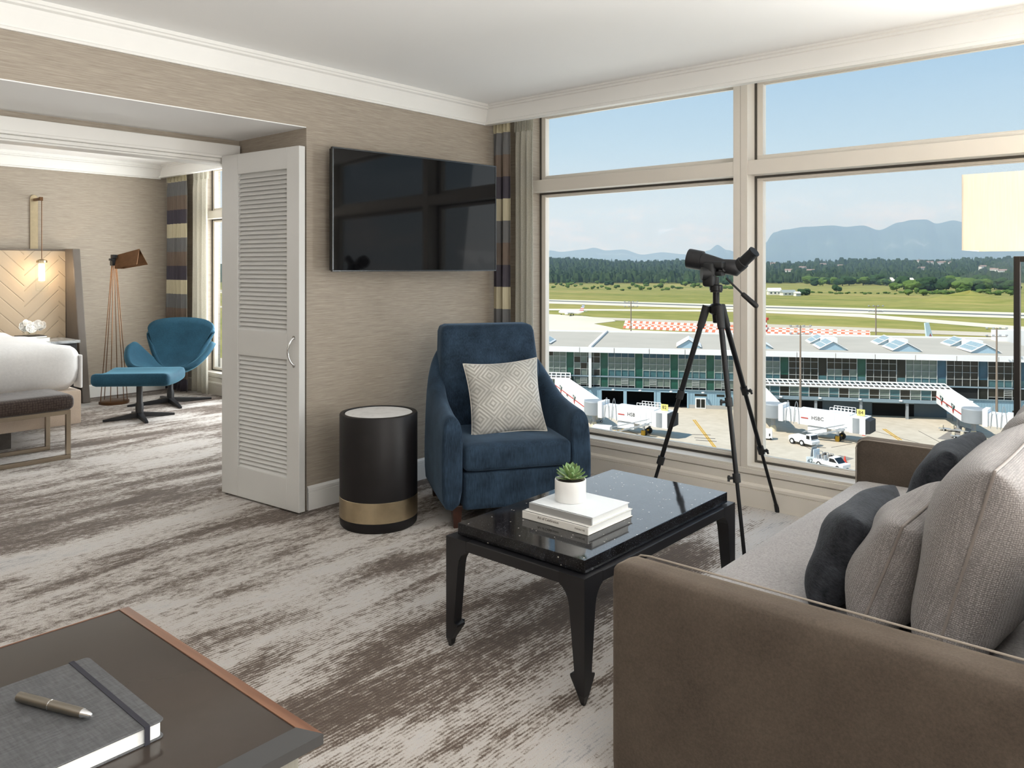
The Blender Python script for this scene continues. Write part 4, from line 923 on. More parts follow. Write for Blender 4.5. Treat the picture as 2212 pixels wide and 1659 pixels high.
# worn paint and joints on the apron
def line(p, q, w, name, mat, label, lift=.13):
    p, q = gnd(*p), gnd(*q); d = (q-p).normalized(); sd_ = Vector((-d.y, d.x, 0))*w/2
    return slab([p-sd_, q-sd_, q+sd_, p+sd_], name, mat, label, lift)
line((1497, 908), (1550, 978), .22, 'trim_20', YEL, 'yellow lead-in line near the tripod'); line((1501, 908), (1554, 978), .22, 'trim_21', YEL, 'second yellow lead-in line near the tripod')
line((1907, 928), (1942, 952), .25, 'trim_22', YEL, 'yellow line in front of the right jet bridge'); line((1912, 928), (1948, 952), .25, 'trim_23', YEL, 'second yellow line in front of the right jet bridge')
for i, (a, b) in enumerate((((1733, 962), (1850, 1024)), ((1880, 930), (1990, 960)), ((1796, 968), (1880, 953)), ((1984, 932), (2040, 962)), ((1350, 928), (1480, 985)), ((1655, 985), (1720, 1000)))):
    line(a, b, .10, 'trim_%d' % (24+i), BLKP, 'thin dark joint in the apron concrete')
for i, (a, b) in enumerate((((1495, 940), (1535, 941)), ((1500, 947), (1545, 949)), ((1503, 952), (1548, 955)), ((1738, 966), (1784, 969)))):
    line(a, b, .3, 'trim_%d' % (30+i), BLKP, 'dark drain slot in the apron')
slab([gnd(*p) for p in ((1785, 992), (1815, 985), (1845, 992), (1812, 1002))], 'trim_36', MT['apron_dark_asphalt'], 'grey patch in the apron by the red cone', .12)
slab([gnd(*p) for p in ((2025, 949), (2070, 920), (2120, 935), (2110, 962))], 'trim_37', MT['apron_dark_asphalt'], 'grey patch below the right jet bridge', .12)

# ------------------------------------------------------------------ terminal building
tb = thing('terminal_building', E_(20, 17, 0), 'long airport terminal with glazed blue-green facade and white roof edge', 'building', math.atan2(ED.y, ED.x))
S0, S1, PER = -40.0, 72.0, 7.45
def EB(m, s0, s1, n0, n1, z0, z1): return m.box(s0, s1, n0, n1, z0, z1, EM)
# ground storey with garage openings
op = [(-18.2, -13.5), (-12.8, -7.0), (-5.6, -.1), (-27.5, -21.6)]
solid_ = []; cur = S0
for a, b in sorted(op): solid_.append((cur, a)); cur = b
solid_.append((cur, 16.0)); m = MB()
for a, b in solid_: EB(m, a, b, 0, .4, .9, 3.3)
EB(m, S0, 16, 0, .4, 3.3, 3.95); EB(m, 50.3, S1, 0, .4, .9, 3.95)
m.build('cladding', BLUW, tb)
m = MB()
for a, b in solid_: EB(m, a, b, -.03, .45, 0, .9)
EB(m, 50.3, S1, -.03, .45, 0, .9); m.build('wall_plinth', CONCB, tb)
EB(MB(), S0, S1, 6, 6.3, 0, 3.9).build('interior_wall', DARKV, tb)
EB(MB(), S0, S1, .5, 6, 3.80, 3.94).build('interior_ceiling', DARKV, tb)
EB(MB(), S0, S1, .41, 6, .11, .14).build('interior_floor', plain('dark_floor', (40, 38, 36), .9), tb)
for k in range(int((S1-S0)/1.5)):            # cladding ribs are pieces too small to pick apart: joined
    pass
m = MB()
for k in range(int((16-S0)/.5)):
    s_ = S0+k*.5
    if not any(a-.1 < s_ < b+.1 for a, b in op): EB(m, s_, s_+.06, -.04, 0, .95, 3.9)
for k in range(int((S1-50.5)/.5)): EB(m, 50.5+k*.5, 50.56+k*.5, -.04, 0, .95, 3.9)
tag(m.build('cladding_rib', BLUW, tb), kind='stuff')
for a, b in op:
    m = MB(); EB(m, a-.35, a, -.12, .3, 0, 3.45); EB(m, b, b+.35, -.12, .3, 0, 3.45); EB(m, a-.35, b+.35, -.12, .3, 3.3, 3.6); m.build('garage_frame', BLUW, tb)
# ground storey under the walkway, its shade put into a darker cladding colour
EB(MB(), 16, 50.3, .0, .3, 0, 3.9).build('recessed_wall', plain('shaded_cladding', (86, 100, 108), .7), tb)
for a, b in ((20.5, 27), (36.5, 44.3)):
    EB(MB(), a, b, -.06, .0, .12, 2.6).build('garage_dark_panel', DARKV, tb); EB(MB(), a, b, -.1, -.05, 2.6, 2.95).build('lintel', STEELB, tb)  # near-black panels on the wall stand in for the shade inside garage openings
# facade glazing
EB(MB(), S0, S1, .25, .5, 3.95, 11.7).build('glazing_backing', plain('facade_interior', (24, 26, 26), .8), tb)
EB(MB(), S0, S1, -.28, .3, 3.9, 4.02).build('lower_band', STEELB, tb); EB(MB(), S0, S1, -.2, .3, 6.2, 6.46).build('middle_band', STEELB, tb)
rowsU = [6.5, 7.85, 9.2, 10.55, 11.72]; rowsL = [4.02, 4.5, 6.12]
panes = {}
def pane(s0, s1, z0, z1, mi):
    w, h = round(s1-s0, 3), round(z1-z0, 3); key = (w, h, mi)
    if key not in panes:
        o = MB().box(0, w, 0, .04, 0, h).build('pane', GLS[mi], tb, world=False); panes[key] = o.data
    else:
        o = bpy.data.objects.new('pane', panes[key]); COL.objects.link(o); o.parent = tb
    p = E_(s0, .12, z0); o.matrix_parent_inverse = wmat(tb).inverted(); o.location = p; o.rotation_euler = (0, 0, math.atan2(ED.y, ED.x))
k0 = math.floor((S0-3.82)/PER)
for k in range(k0, 10):
    sn = 3.82+k*PER; mw = MB(); r_ = random.Random(100+k)
    if sn > S1: break
    lefts = sn < 12
    bb = r_.choice((0, 5, 4, 5)); cols = [sn, sn+1.73]; wide = [sn+1.73+i*(PER-1.73)/4 for i in range(5)]
    # narrow panel
    for z0, z1, up in [(6.5, 11.72, 1), (4.02, 6.12, 0)]:
        if 16 < sn < 50 and not up: continue
        if z1 > 6.3:
            pane(sn+.05, sn+1.68, 6.55, 7.8, 3 if lefts else r_.choice((1, 0))); pane(sn+.05, sn+1.68, 7.8, 11.68, (3 if lefts else r_.choice((0, 3, 0, 2))))
        else: pane(sn+.05, sn+1.68, 4.05, 6.08, 3 if lefts else 0)
    for i in range(4):
        a, b = wide[i]+.03, wide[i+1]-.03
        for j in range(4):
            mi = (1, 4, 4, 2)[j] if lefts else (bb if r_.random() < .78 else r_.choice((0, 5, 4))) if j else (1 if k % 2 else bb)
            if lefts and sn < -22: mi = r_.choice((4, 5, 4))
            pane(a, b, rowsU[j]+.03, rowsU[j+1]-.03, mi)
        if not (15 < sn < 49):
            pane(a, b, 4.52, 6.09, 4 if lefts else r_.choice((0, 5))); 
    for s_ in cols+wide[1:4]:
        w_ = .09 if s_ in cols else .05
        EB(mw, s_-w_/2, s_+w_/2, -.08, .14, 6.5, 11.72)
        if not (15 < sn < 49): EB(mw, s_-w_/2, s_+w_/2, -.08, .14, 4.02, 6.12)
    for z in rowsU[1:4]: EB(mw, wide[0], wide[4], -.05, .13, z-.025, z+.025)
    if not (15 < sn < 49):
        for z in (4.5,): EB(mw, wide[0], wide[4], -.05, .13, z-.025, z+.025)
        i0 = 1+(k % 2)
        for z in (4.9, 5.25, 5.6, 5.95): EB(mw, wide[i0], wide[i0+1], -.08, .1, z-.05, z+.05)
    mw.build('window_frame', MULL, tb)
# fascia panels, roof, white column, roof gutter
for k in range(k0, 10):
    a = 3.82+k*PER+3.2; b = a+PER-.12
    if a > S1: break
    EB(MB(), max(a, S0), min(b, S1), -1.5, -.9, 11.62, 12.72).build('fascia_panel', FASC, tb)
EB(MB(), S0, S1, -.95, .4, 11.7, 11.9).build('soffit', STEELB, tb)
MB().extr([E_(S0, -1.4, 12.55), E_(S0, 36, 13.0), E_(S0, 36, 0), E_(S0, 34, 0), E_(S0, 34, 12.0), E_(S0, -.9, 11.9)], ED*(S1-S0)).build('roof', ROOFM, tb)
EB(MB(), S0, S1, 35.6, 36.1, 12.9, 13.35).build('roof_parapet', FASC, tb)
EB(MB(), -20.95, -20.35, -.9, -.2, 3.9, 12.6).build('white_column', FASC, tb)
MB().hexa([E_(-20.9, -1.3, 12.5), E_(-20.3, -1.3, 12.5), E_(-20.3, 36, 12.9), E_(-20.9, 36, 12.9)], [E_(-20.9, -1.3, 13.0), E_(-20.3, -1.3, 13.0), E_(-20.3, 36, 13.5), E_(-20.9, 36, 13.5)]).build('roof_rib', FASC, tb)
# gabled skylights
SKG = plain('skylight_glass', (150, 168, 172), .25, var=.1, scale=1.5); GABL = plain('gable_blue', (164, 190, 204), .6)
def skylight(sc_, n0, n1, w, h, glass=True):
    zr = 12.7; sk = thing('skylight', E_(sc_, (n0+n1)/2, zr)); sk.parent = tb; sk.matrix_parent_inverse = wmat(tb).inverted()
    a = [E_(sc_-w/2, n0, zr-.2), E_(sc_+w/2, n0, zr-.2), E_(sc_+w/2, n0, zr+.15), E_(sc_, n0, zr+h), E_(sc_-w/2, n0, zr+.15)]
    MB().extr(a, EN*(n1-n0)).build('gable', GABL, sk)
    for sg in (-1, 1):
        p0, p1 = E_(sc_+sg*(w/2+.25), n0-.3, zr+.1), E_(sc_, n0-.3, zr+h+.14); L = n1-n0+.6; up = Vector((0, 0, .14))
        MB().hexa([p0, p1, p1+EN*L, p0+EN*L], [p0+up, p1+up, p1+EN*L+up, p0+EN*L+up]).build('roof_slope', FASC, sk)
        if glass:
            nr = 6
            for i in range(nr):
                for j in (0, 1):
                    f0, f1 = (.12+.42*j), (.12+.42*j+.37); q0 = p0.lerp(p1, f0)+up*1.05; q1 = p0.lerp(p1, f1)+up*1.05; y0 = L*(.05+.9*i/nr); y1 = L*(.05+.9*(i+.82)/nr); u2 = Vector((0, 0, .05))
                    MB().hexa([q0+EN*y0, q1+EN*y0, q1+EN*y1, q0+EN*y1], [q0+EN*y0+u2, q1+EN*y0+u2, q1+EN*y1+u2, q0+EN*y1+u2]).build('glass_panel', SKG, sk)
for sc_ in (29.9, 44.2, 58.9):
    skylight(sc_, 4.6, 12.8, 5.2, 1.55); skylight(sc_, 17.3, 23.5, 5.2, 1.55)
    o = EB(MB(), sc_-.6, sc_+2.4, 13.2, 17.0, 12.7, 14.4).build('plant_box', FASC, tb)
skylight(.3, 2.6, 10.5, 4.8, 1.6, False); skylight(15.0, 4.6, 12.8, 5.2, 1.55, False); skylight(-33, 4.6, 12, 5.2, 1.55)
EB(MB(), 10.2, 12.2, 8, 10, 12.7, 13.5).build('roof_unit', TGREY, tb); EB(MB(), 70, 84, 30, 34, 0, 15.5).build('stair_tower', FASC, tb)
# enclosed walkway along the right half of the facade, slatted canopy on top
def walkway(s0, s1):
    EB(MB(), s0, s1, -3.5, .0, 3.3, 3.95).build('walkway_beam', STEELB, tb)
    EB(MB(), s0, s1, -3.2, .0, 3.95, 6.0).build('walkway_core', plain('walkway_interior_%d' % int(s0), (58, 62, 58), .6), tb)
    n = int((s1-s0)/1.8); r_ = random.Random(5)
    for i in range(n):
        a = s0+i*(s1-s0)/n; b = a+(s1-s0)/n
        for z0, z1 in ((4.1, 4.6), (4.66, 5.85)):
            w, h = round(b-a-.12, 3), round(z1-z0, 3); key = ('w', w, h, i % 3)
            if key not in panes:
                o = MB().box(0, w, 0, .04, 0, h).build('pane', GLS[(4, 1, 5)[i % 3]], tb, world=False); panes[key] = o.data
            else: o = bpy.data.objects.new('pane', panes[key]); COL.objects.link(o); o.parent = tb
            o.matrix_parent_inverse = wmat(tb).inverted(); o.location = E_(a+.06, -3.3, z0); o.rotation_euler = (0, 0, math.atan2(ED.y, ED.x))
    m = MB()
    for i in range(n+1): a = s0+i*(s1-s0)/n; EB(m, a-.06, a+.06, -3.42, -3.22, 3.95, 6.0)
    EB(m, s0, s1, -3.42, -3.22, 4.6, 4.66); EB(m, s0, s1, -3.45, -3.15, 5.85, 6.05); m.build('walkway_frame', MULL, tb)
    nb_ = int((s1-s0)/.98)
    for i in range(nb_+1):
        a = s0+i*(s1-s0)/nb_; MB().hexa([E_(a-.09, -3.6, 6.05), E_(a+.09, -3.6, 6.05), E_(a-.35, -.2, 6.75), E_(a-.53, -.2, 6.75)], [E_(a-.09, -3.6, 6.2), E_(a+.09, -3.6, 6.2), E_(a-.35, -.2, 6.9), E_(a-.53, -.2, 6.9)]).build('canopy_slat', FASC, tb)
    MB().hexa([E_(s0-.4, -.35, 6.72), E_(s1-.4, -.35, 6.72), E_(s1-.4, -.1, 6.76), E_(s0-.4, -.1, 6.76)], [E_(s0-.4, -.35, 6.92), E_(s1-.4, -.35, 6.92), E_(s1-.4, -.1, 6.96), E_(s0-.4, -.1, 6.96)]).build('canopy_rail', FASC, tb)
    MB().hexa([E_(s0, -3.75, 6.0), E_(s1, -3.75, 6.0), E_(s1, -3.45, 6.06), E_(s0, -3.45, 6.06)], [E_(s0, -3.75, 6.22), E_(s1, -3.75, 6.22), E_(s1, -3.45, 6.28), E_(s0, -3.45, 6.28)]).build('canopy_rail', FASC, tb)
    MB().hexa([E_(s0-.2, -2.05, 6.36), E_(s1-.2, -2.05, 6.36), E_(s1-.2, -1.9, 6.39), E_(s0-.2, -1.9, 6.39)], [E_(s0-.2, -2.05, 6.56), E_(s1-.2, -2.05, 6.56), E_(s1-.2, -1.9, 6.59), E_(s0-.2, -1.9, 6.59)]).build('canopy_rail', FASC, tb)
    EB(MB(), s0, s1, -3.0, -.3, 6.0, 6.04).build('canopy_deck', plain('canopy_shade_%d' % int(s0), (96, 92, 86), .9), tb)  # shade between the slats is put into this dark deck colour
    for s_ in [s0+2+i*8.5 for i in range(int((s1-s0)/8.5)+1)]: EB(MB(), s_, s_+.5, -3.2, -2.7, 0, 3.3).build('walkway_pier', TGREY, tb)
walkway(14.5, 50.3); walkway(-40, -24.6)
# doors, lamps on the wall
dd_ = EB(MB(), 1.6, 3.8, -.08, .0, .12, 2.35).build('entrance_door', FASC, tb)
for a in (1.85, 2.8): EB(MB(), a, a+.8, -.12, -.07, .35, 2.1).build('door_pane', GLS[0], dd_)
EB(MB(), 1.5, 4.0, -.05, .02, 2.75, 3.2).build('vent_window', GLS[0], tb); EB(MB(), 6.0, 7.6, -.05, .02, 2.75, 3.2).build('vent_window', GLS[0], tb); EB(MB(), 62, 64, -.05, .02, .9, 2.0).build('vent_window', GLS[0], tb)
LAMPW = plain('wall_lamp_white', (235, 236, 238), .4)
for s_ in (-15.6, -9.9, -3.4, 3.2, -24.5, 54.5, 67): MB().tube([E_(s_, 0, 3.6), E_(s_, -.5, 3.75), E_(s_, -.8, 3.7)], .05, 6).rbox(tuple(E_(s_, -.95, 3.65)), (.28, .28, .12), .08, 4).build('wall_light', LAMPW, tb, smooth=50)
for s_ in (18.5, 26, 33.5, 41): MB().rbox(tuple(E_(s_, -3.6, 3.75)), (.3, .25, .14), .08, 4).build('wall_light', LAMPW, tb, smooth=50)

# ------------------------------------------------------------------ jet bridges
def jet_bridge(rot, end, link, label, txt=True, num=None):
    jb = thing('jet_bridge', E_(rot[0], rot[1], 0), label, 'jet bridge', group='jet bridges at the terminal')
    R_, Q_ = E_(rot[0], rot[1], 0), E_(end[0], end[1], 0); ax = (Q_-R_); L = ax.length; ax.normalize(); sd_ = Vector((ax.y, -ax.x, 0)); sd_ = sd_ if sd_.dot(-_fw) > 0 else -sd_   # side toward the hotel
    def seg(p, q, hw, z0, z1, z2, z3, name, mat, par):
        a, b = R_+ax*p, R_+ax*q
        return MB().hexa([a+sd_*hw+Vector((0, 0, z0)), b+sd_*hw+Vector((0, 0, z2)), b-sd_*hw+Vector((0, 0, z2)), a-sd_*hw+Vector((0, 0, z0))], [a+sd_*hw+Vector((0, 0, z1)), b+sd_*hw+Vector((0, 0, z3)), b-sd_*hw+Vector((0, 0, z3)), a-sd_*hw+Vector((0, 0, z1))]).build(name, mat, par)
    # rotunda
    MB().lathe([(.35, 0), (.35, 2.5), (1.5, 2.55), (1.9, 2.7), (1.9, 5.0), (1.7, 5.2), (.01, 5.25)], R_, 28).build('rotunda', TGREY, jb, smooth=40)
    MB().lathe([(.7, .1), (.5, .9), (.36, 1.2)], R_, 14).build('rotunda_footing', plain('footing_beige_%d' % int(rot[0]), (214, 200, 170), .8), jb, smooth=40)
    seg(1.6, 2.4, 1.65, 2.4, 5.35, 2.4, 5.35, 'collar', TWHITE, jb)
    # telescoping tunnels with ribbed sides
    def ribs(p, q, hw, z0, z1, z2, z3, n, par):
        for i in range(n):
            k = (i+.5)/n; a = p+(q-p)*k; zz0, zz1 = z0+(z2-z0)*k, z1+(z3-z1)*k
            w = (q-p)/n*.40; seg(a-w/2, a+w/2, hw+.05, zz0+.25, zz1-.25, zz0+.25, zz1-.25, 'rib', TWHITE, par)
    d1, d2, d3 = 2.4, 8.2, L-1.6
    ta = seg(d1, d2-.3, 1.25, 2.55, 4.75, 2.4, 4.6, 'tunnel', TWHITE, jb); ribs(d1+.2, d2-.5, 1.25, 2.55, 4.75, 2.4, 4.6, 5, ta)
    tb_ = seg(d1+2.6, d3, 1.42, 2.28, 4.9, 2.1, 4.7, 'tunnel', TWHITE, jb)
    tc_ = seg(d3-3.6, d3+.05, 1.55, 2.1, 4.95, 2.0, 4.85, 'tunnel', TWHITE, jb); ribs(d3-3.2, d3-.1, 1.55, 2.1, 4.95, 2.0, 4.85, 3, tc_)
    cb = seg(d3, d3+2.6, 1.75, 1.95, 4.7, 1.85, 4.6, 'cab', TWHITE, jb)
    cg = R_+ax*(d3+1.1)+sd_*1.0; MB().lathe([(.95, 2.0), (.95, 4.5)], cg, 18).build('cab_shutter', TGREY, cb, smooth=40)
    seg(d3+2.6, d3+3.3, 1.7, 2.0, 4.45, 2.1, 4.2, 'canopy_bellows', BLKP if False else plain('bellows_%d' % int(rot[0]), (48, 50, 52), .8), cb)
    # service rails on the roof, hoops
    for i in range(7):
        a = R_+ax*(d3-3.4+i*.6)-sd_*1.2
        for sg in (0, 2.3): MB().cyl(a+sd_*sg+Vector((0, 0, 4.8)), a+sd_*sg+Vector((0, 0, 5.75)), .05, n=6).build('rail_post', TWHITE, jb)
    for sg in (0, 2.3):
        for zz in (5.3, 5.75): a = R_+ax*(d3-3.4)-sd_*1.2+sd_*sg; MB().cyl(a+Vector((0, 0, zz)), a+ax*3.6+Vector((0, 0, zz)), .05, n=6).build('handrail', TWHITE, jb)
    for a_ in (d1+.9, d1+2.4):
        pts = [R_+ax*(a_-.5+i*.1+.0)+sd_*1.45+Vector((0, 0, 2.2+4.0*math.sin(PI*i/10)**.7)) for i in range(11)]; MB().tube(pts, .06, 6).build('cable_hoop', TGREY, jb, smooth=60)
    # undercarriage: box, lift columns, wheel bogie, stair
    seg(d3-7.2, d3-3.9, 1.2, .95, 2.1, .9, 2.05, 'equipment_box', TWHITE, jb)
    wb = R_+ax*(d3-2.0)
    for sg in (-1, 1):
        MB().cyl(wb+sd_*sg*1.3+Vector((0, 0, .7)), wb+sd_*sg*1.3+Vector((0, 0, 2.3)), .22, n=10).build('lift_column', TGREY, jb, smooth=40)
        MB().cyl(wb+sd_*(sg*1.0-.25)+Vector((0, 0, .62)), wb+sd_*(sg*1.0+.25)+Vector((0, 0, .62)), .58, n=20).build('wheel', plain('tyre_%d_%d' % (int(rot[0]), sg), (34, 33, 32), .8), jb, smooth=40)
    MB().cyl(wb-sd_*1.5+Vector((0, 0, .75)), wb+sd_*1.5+Vector((0, 0, .75)), .18, n=8).rbox(tuple(wb+sd_*1.55+Vector((0, 0, .6))), (.3, .3, .45), .08, 4).build('bogie_axle', YEL, jb)
    s0, s1 = R_+ax*(d3-7.6)+sd_*2.0+Vector((0, 0, .15)), R_+ax*(d3-.6)+sd_*2.0+Vector((0, 0, 2.3)); dv = sd_*.9; up = Vector((0, 0, .22))
    st = MB().hexa([s0, s1, s1+dv, s0+dv], [s0+up, s1+up, s1+dv+up, s0+dv+up]).build('service_stair', TGREY, jb)
    for dd2 in (Vector(), dv): MB().cyl(s0+dd2+Vector((0, 0, 1.0)), s1+dd2+Vector((0, 0, 1.0)), .045, n=6).build('stair_rail', YEL if False else TGREY, st)
    for i in range(9): a = s0.lerp(s1, (i+.5)/9)+up; MB().hexa([a, a+ax*.3, a+ax*.3+dv, a+dv], [a+Vector((0, 0, .06)), a+ax*.3+Vector((0, 0, .06)), a+ax*.3+dv+Vector((0, 0, .06)), a+dv+Vector((0, 0, .06))]).build('step', YEL if i < 3 else TGREY, st)
    if num:
        p = R_+ax*(d3+1.4)+Vector((0, 0, 4.7)); M = frame_m(p, ax, (0, 0, 1), sd_)
        sg_ = MB().box(-.65, .65, 0, 1.1, -.08, .08, M).build('gate_sign', plain('sign_yellow_%d' % int(rot[0]), (232, 214, 120), .6), jb)
        text(num, .85, INK, sg_, frame_m(p+sd_*.1+Vector((0, 0, .55)), ax, (0, 0, 1), sd_), .01, align='CENTER')
    if txt:
        c0 = R_+ax*(d1+2.6+3.6)+sd_*1.45; M = lambda a, z: frame_m(c0+ax*a+Vector((0, 0, z)), (ax+Vector((0, 0, -.02))).normalized(), (0, 0, 1), sd_)
        text('HSBC', .88, INK, tb_, M(-1.2, 3.6), .01)
        lg = MB()                              # red and white hexagon mark right of the letters
        LM = M(1.75, 3.55)
        for pts in (((0, .3), (.45, 0), (0, -.3)), ((1.35, .3), (.9, 0), (1.35, -.3)), ((.0, .3), (.675, .0), (.45, .3)), ((.45, .3), (.9, .3), (.675, .02)), ((.45, -.3), (.9, -.3), (.675, -.02))): lg.extr([LM @ Vector((x*.75, y, 0)) for x, y in pts], sd_*.03)
        lg.build('logo', REDP, tb_)
        for a0, a1, hk in ((-3.0, -1.75, 0), (3.4, 4.7, 1)):
            m = MB().box(a0, a1, -.09, .09, 0, .03, M(0, 3.42))
            if hk: m.box(a1-.22, a1, .09, .55, 0, .03, M(0, 3.42))
            m.build('red_stripe', REDP, tb_)
    if link:
        l0, l1 = E_(*link), E_(rot[0], rot[1], 0)+(E_(*link)-E_(rot[0], rot[1], 0)).normalized()*1.5
        l0 = Vector((l0.x, l0.y, GZ)); l1 = Vector((l1.x, l1.y, GZ)); la = (l1-l0).normalized(); ls = Vector((la.y, -la.x, 0)); ls = ls if ls.dot(_rt) < 0 else -ls; hw = 1.5
        lk = MB().hexa([l0+ls*hw+Vector((0, 0, 3.5)), l1+ls*hw+Vector((0, 0, 2.5)), l1-ls*hw+Vector((0, 0, 2.5)), l0-ls*hw+Vector((0, 0, 3.5))], [l0+ls*hw+Vector((0, 0, 6.2)), l1+ls*hw+Vector((0, 0, 5.2)), l1-ls*hw+Vector((0, 0, 5.2)), l0-ls*hw+Vector((0, 0, 6.2))]).build('fixed_link', TWHITE, jb)
        LL = (l1-l0).length; lx = (la+Vector((0, 0, -1.0/LL))).normalized()
        MB().hexa([l0+ls*(hw+.01)+Vector((0, 0, 4.7)), l1+ls*(hw+.01)+Vector((0, 0, 3.7)), l1+ls*(hw+.05)+Vector((0, 0, 3.7)), l0+ls*(hw+.05)+Vector((0, 0, 4.7))], [l0+ls*(hw+.01)+Vector((0, 0, 4.88)), l1+ls*(hw+.01)+Vector((0, 0, 3.88)), l1+ls*(hw+.05)+Vector((0, 0, 3.88)), l0+ls*(hw+.05)+Vector((0, 0, 4.88))]).build('red_stripe', REDP, lk)
        flip = 1 if lx.cross(Vector((0, 0, 1))).dot(ls) > 0 else -1
        LMm = lambda a, z: frame_m(l0+la*a+ls*(hw+.06)+Vector((0, 0, z-a/LL)), lx*flip, (0, 0, 1), ls)
        GRN = plain('emblem_green_%d' % int(rot[0]), (24, 62, 54), .6)
        for a in (LL*.24, LL*.70):
            EMm = LMm(a, 4.85)
            em = MB().extr([EMm @ Vector(p) for p in ((-.95, .75, 0), (.95, .6, 0), (.35, -.2, 0), (-.35, -.2, 0))], ls*.02).build('emblem', GRN, lk)
            MB().extr([EMm @ Vector(p) for p in ((-.4, -.25, .0), (.4, -.25, .0), (.05, -1.0, .0))], ls*.03).build('emblem_red', REDP, lk)
            MB().extr([EMm @ Vector(p) for p in ((-.15, .6, .03), (.35, .55, .03), (.0, -.1, .03))], ls*.03).build('emblem_white', TWHITE, lk)
        text('HSBC', .62, INK, lk, LMm(LL*.47, 4.55), .01, align='CENTER')
        MB().cyl(l0.lerp(l1, .55), l0.lerp(l1, .55)+Vector((0, 0, 3.0)), .25, n=10).build('support_post', TGREY, jb, smooth=40)
    return jb
jet_bridge((15.2, -20.4), (28.9, -27.6), (13.4, -3.4, 0), 'white jet bridge behind the parked white tug, centre of the apron', num='84')
jet_bridge((49.2, -18.2), (62.5, -25.5), (48.9, -3.4, 0), 'white jet bridge at right with a sloping link from the walkway')
jet_bridge((-17.1, -24.5), (-3.9, -29.6), (-26.5, -3.4, 0), 'white jet bridge at left beside the blue armchair', num='82')

# ------------------------------------------------------------------ vehicles and equipment on the apron
def heading(o, p, q): o.rotation_euler[2] = math.atan2(q.y-p.y, q.x-p.x)
TYRE = plain('tyre_black', (30, 30, 30), .85); HUB = plain('wheel_hub', (210, 210, 206), .5); GLD = plain('dark_window', (20, 24, 28), .1)
def wheels(o, xs, ys, r, w=.35):
    for x in xs:
        for sg in (-1, 1):
            wh = MB().cyl((x, sg*ys-w/2, r), (x, sg*ys+w/2, r), r, n=20).build('wheel', TYRE, o, smooth=40, world=False); MB().cyl((x, sg*(ys+w/2)-.02, r), (x, sg*(ys+w/2)+.02, r), r*.55, n=16).build('hub', HUB, wh, smooth=40, world=False)
tg = thing('tow_tractor', gnd(1737, 962, .1), 'white four-wheeled aircraft tow tractor parked below the jet bridge', 'vehicle')
heading(tg, gnd(1713, 958), gnd(1757, 968))
MB().extr([(-2.35, -1.05, .55), (2.3, -1.05, .45), (2.35, -1.05, .95), (1.9, -1.05, 1.25), (-1.9, -1.05, 1.5), (-2.35, -1.05, 1.3)], (0, 2.1, 0)).build('chassis', TWHITE, tg, bevel=.08, world=False)
cb = MB().extr([(1.0, -.95, 1.2), (2.1, -.95, 1.15), (1.9, -.95, 2.0), (1.05, -.95, 2.05)], (0, 1.9, 0)).build('cab', TWHITE, tg, bevel=.04, world=False)
MB().extr([(2.08, -.8, 1.3), (2.13, -.8, 1.3), (1.98, -.8, 1.9), (1.93, -.8, 1.9)], (0, 1.6, 0)).build('windscreen', GLD, cb, world=False)
for sg in (-1, 1): MB().box(1.15, 1.8, sg*.96-.01, sg*.96+.01, 1.3, 1.9).build('side_window', GLD, cb, world=False)
wheels(tg, (-1.6, .35), .95, .5); MB().box(2.3, 2.75, -.1, .1, .45, .6).build('hitch', TGREY, tg, world=False)
pk = thing('service_truck', gnd(1797, 1012, .1), 'white airport service pickup with equipment on its bed near the window sill', 'vehicle')
heading(pk, gnd(1752, 1002), gnd(1840, 1024))
MB().box(-2.6, 2.5, -.95, .95, .45, 1.0).build('chassis', TWHITE, pk, bevel=.08, world=False)
cb = MB().extr([(.0, -.88, .98), (1.75, -.88, .98), (.95, -.88, 1.72), (.1, -.88, 1.75)], (0, 1.76, 0)).build('cab', TWHITE, pk, bevel=.05, world=False)
MB().extr([(1.62, -.78, 1.06), (1.72, -.78, 1.06), (1.0, -.78, 1.72), (.92, -.78, 1.70)], (0, 1.56, 0)).build('windscreen', GLD, cb, world=False)
for sg in (-1, 1): MB().extr([(.15, sg*.885, 1.1), (1.45, sg*.885, 1.1), (.95, sg*.885, 1.6), (.2, sg*.885, 1.62)], (0, sg*.02, 0)).build('side_window', GLD, cb, world=False)
wheels(pk, (-1.6, 1.6), .85, .38, .25)
for i, (x, y, z, h) in enumerate(((-.5, .4, 1.0, .8), (-.9, -.3, 1.0, .7), (-1.5, .3, 1.0, .9), (-2.1, -.2, 1.0, .6))): MB().box(x-.2, x+.2, y-.25, y+.25, z, z+h).build('equipment', TGREY if i % 2 else BLKP, pk, bevel=.03, world=False)
for x in (-.3, -1.2, -2.2): MB().tube([(x, -.8, 1.0), (x, -.8, 1.9), (x, 0, 2.1), (x, .8, 1.9), (x, .8, 1.0)], .04, 6).build('rack_hoop', TGREY, pk, world=False)
sgn = MB().box(-2.75, -2.65, -.7, .7, 1.0, 2.3).build('number_board', plain('board_pale_blue', (222, 232, 236), .6), pk, world=False)
_p = gnd(1752, 1000, 0); 
MB().hexa([(-3.4, -.6, .8), (-3.3, -.6, .8), (-3.3, .6, .8), (-3.4, .6, .8)], [(-3.1, -.6, 2.6), (-3.0, -.6, 2.6), (-3.0, .6, 2.6), (-3.1, .6, 2.6)]).build('ramp', TGREY, pk, world=False)
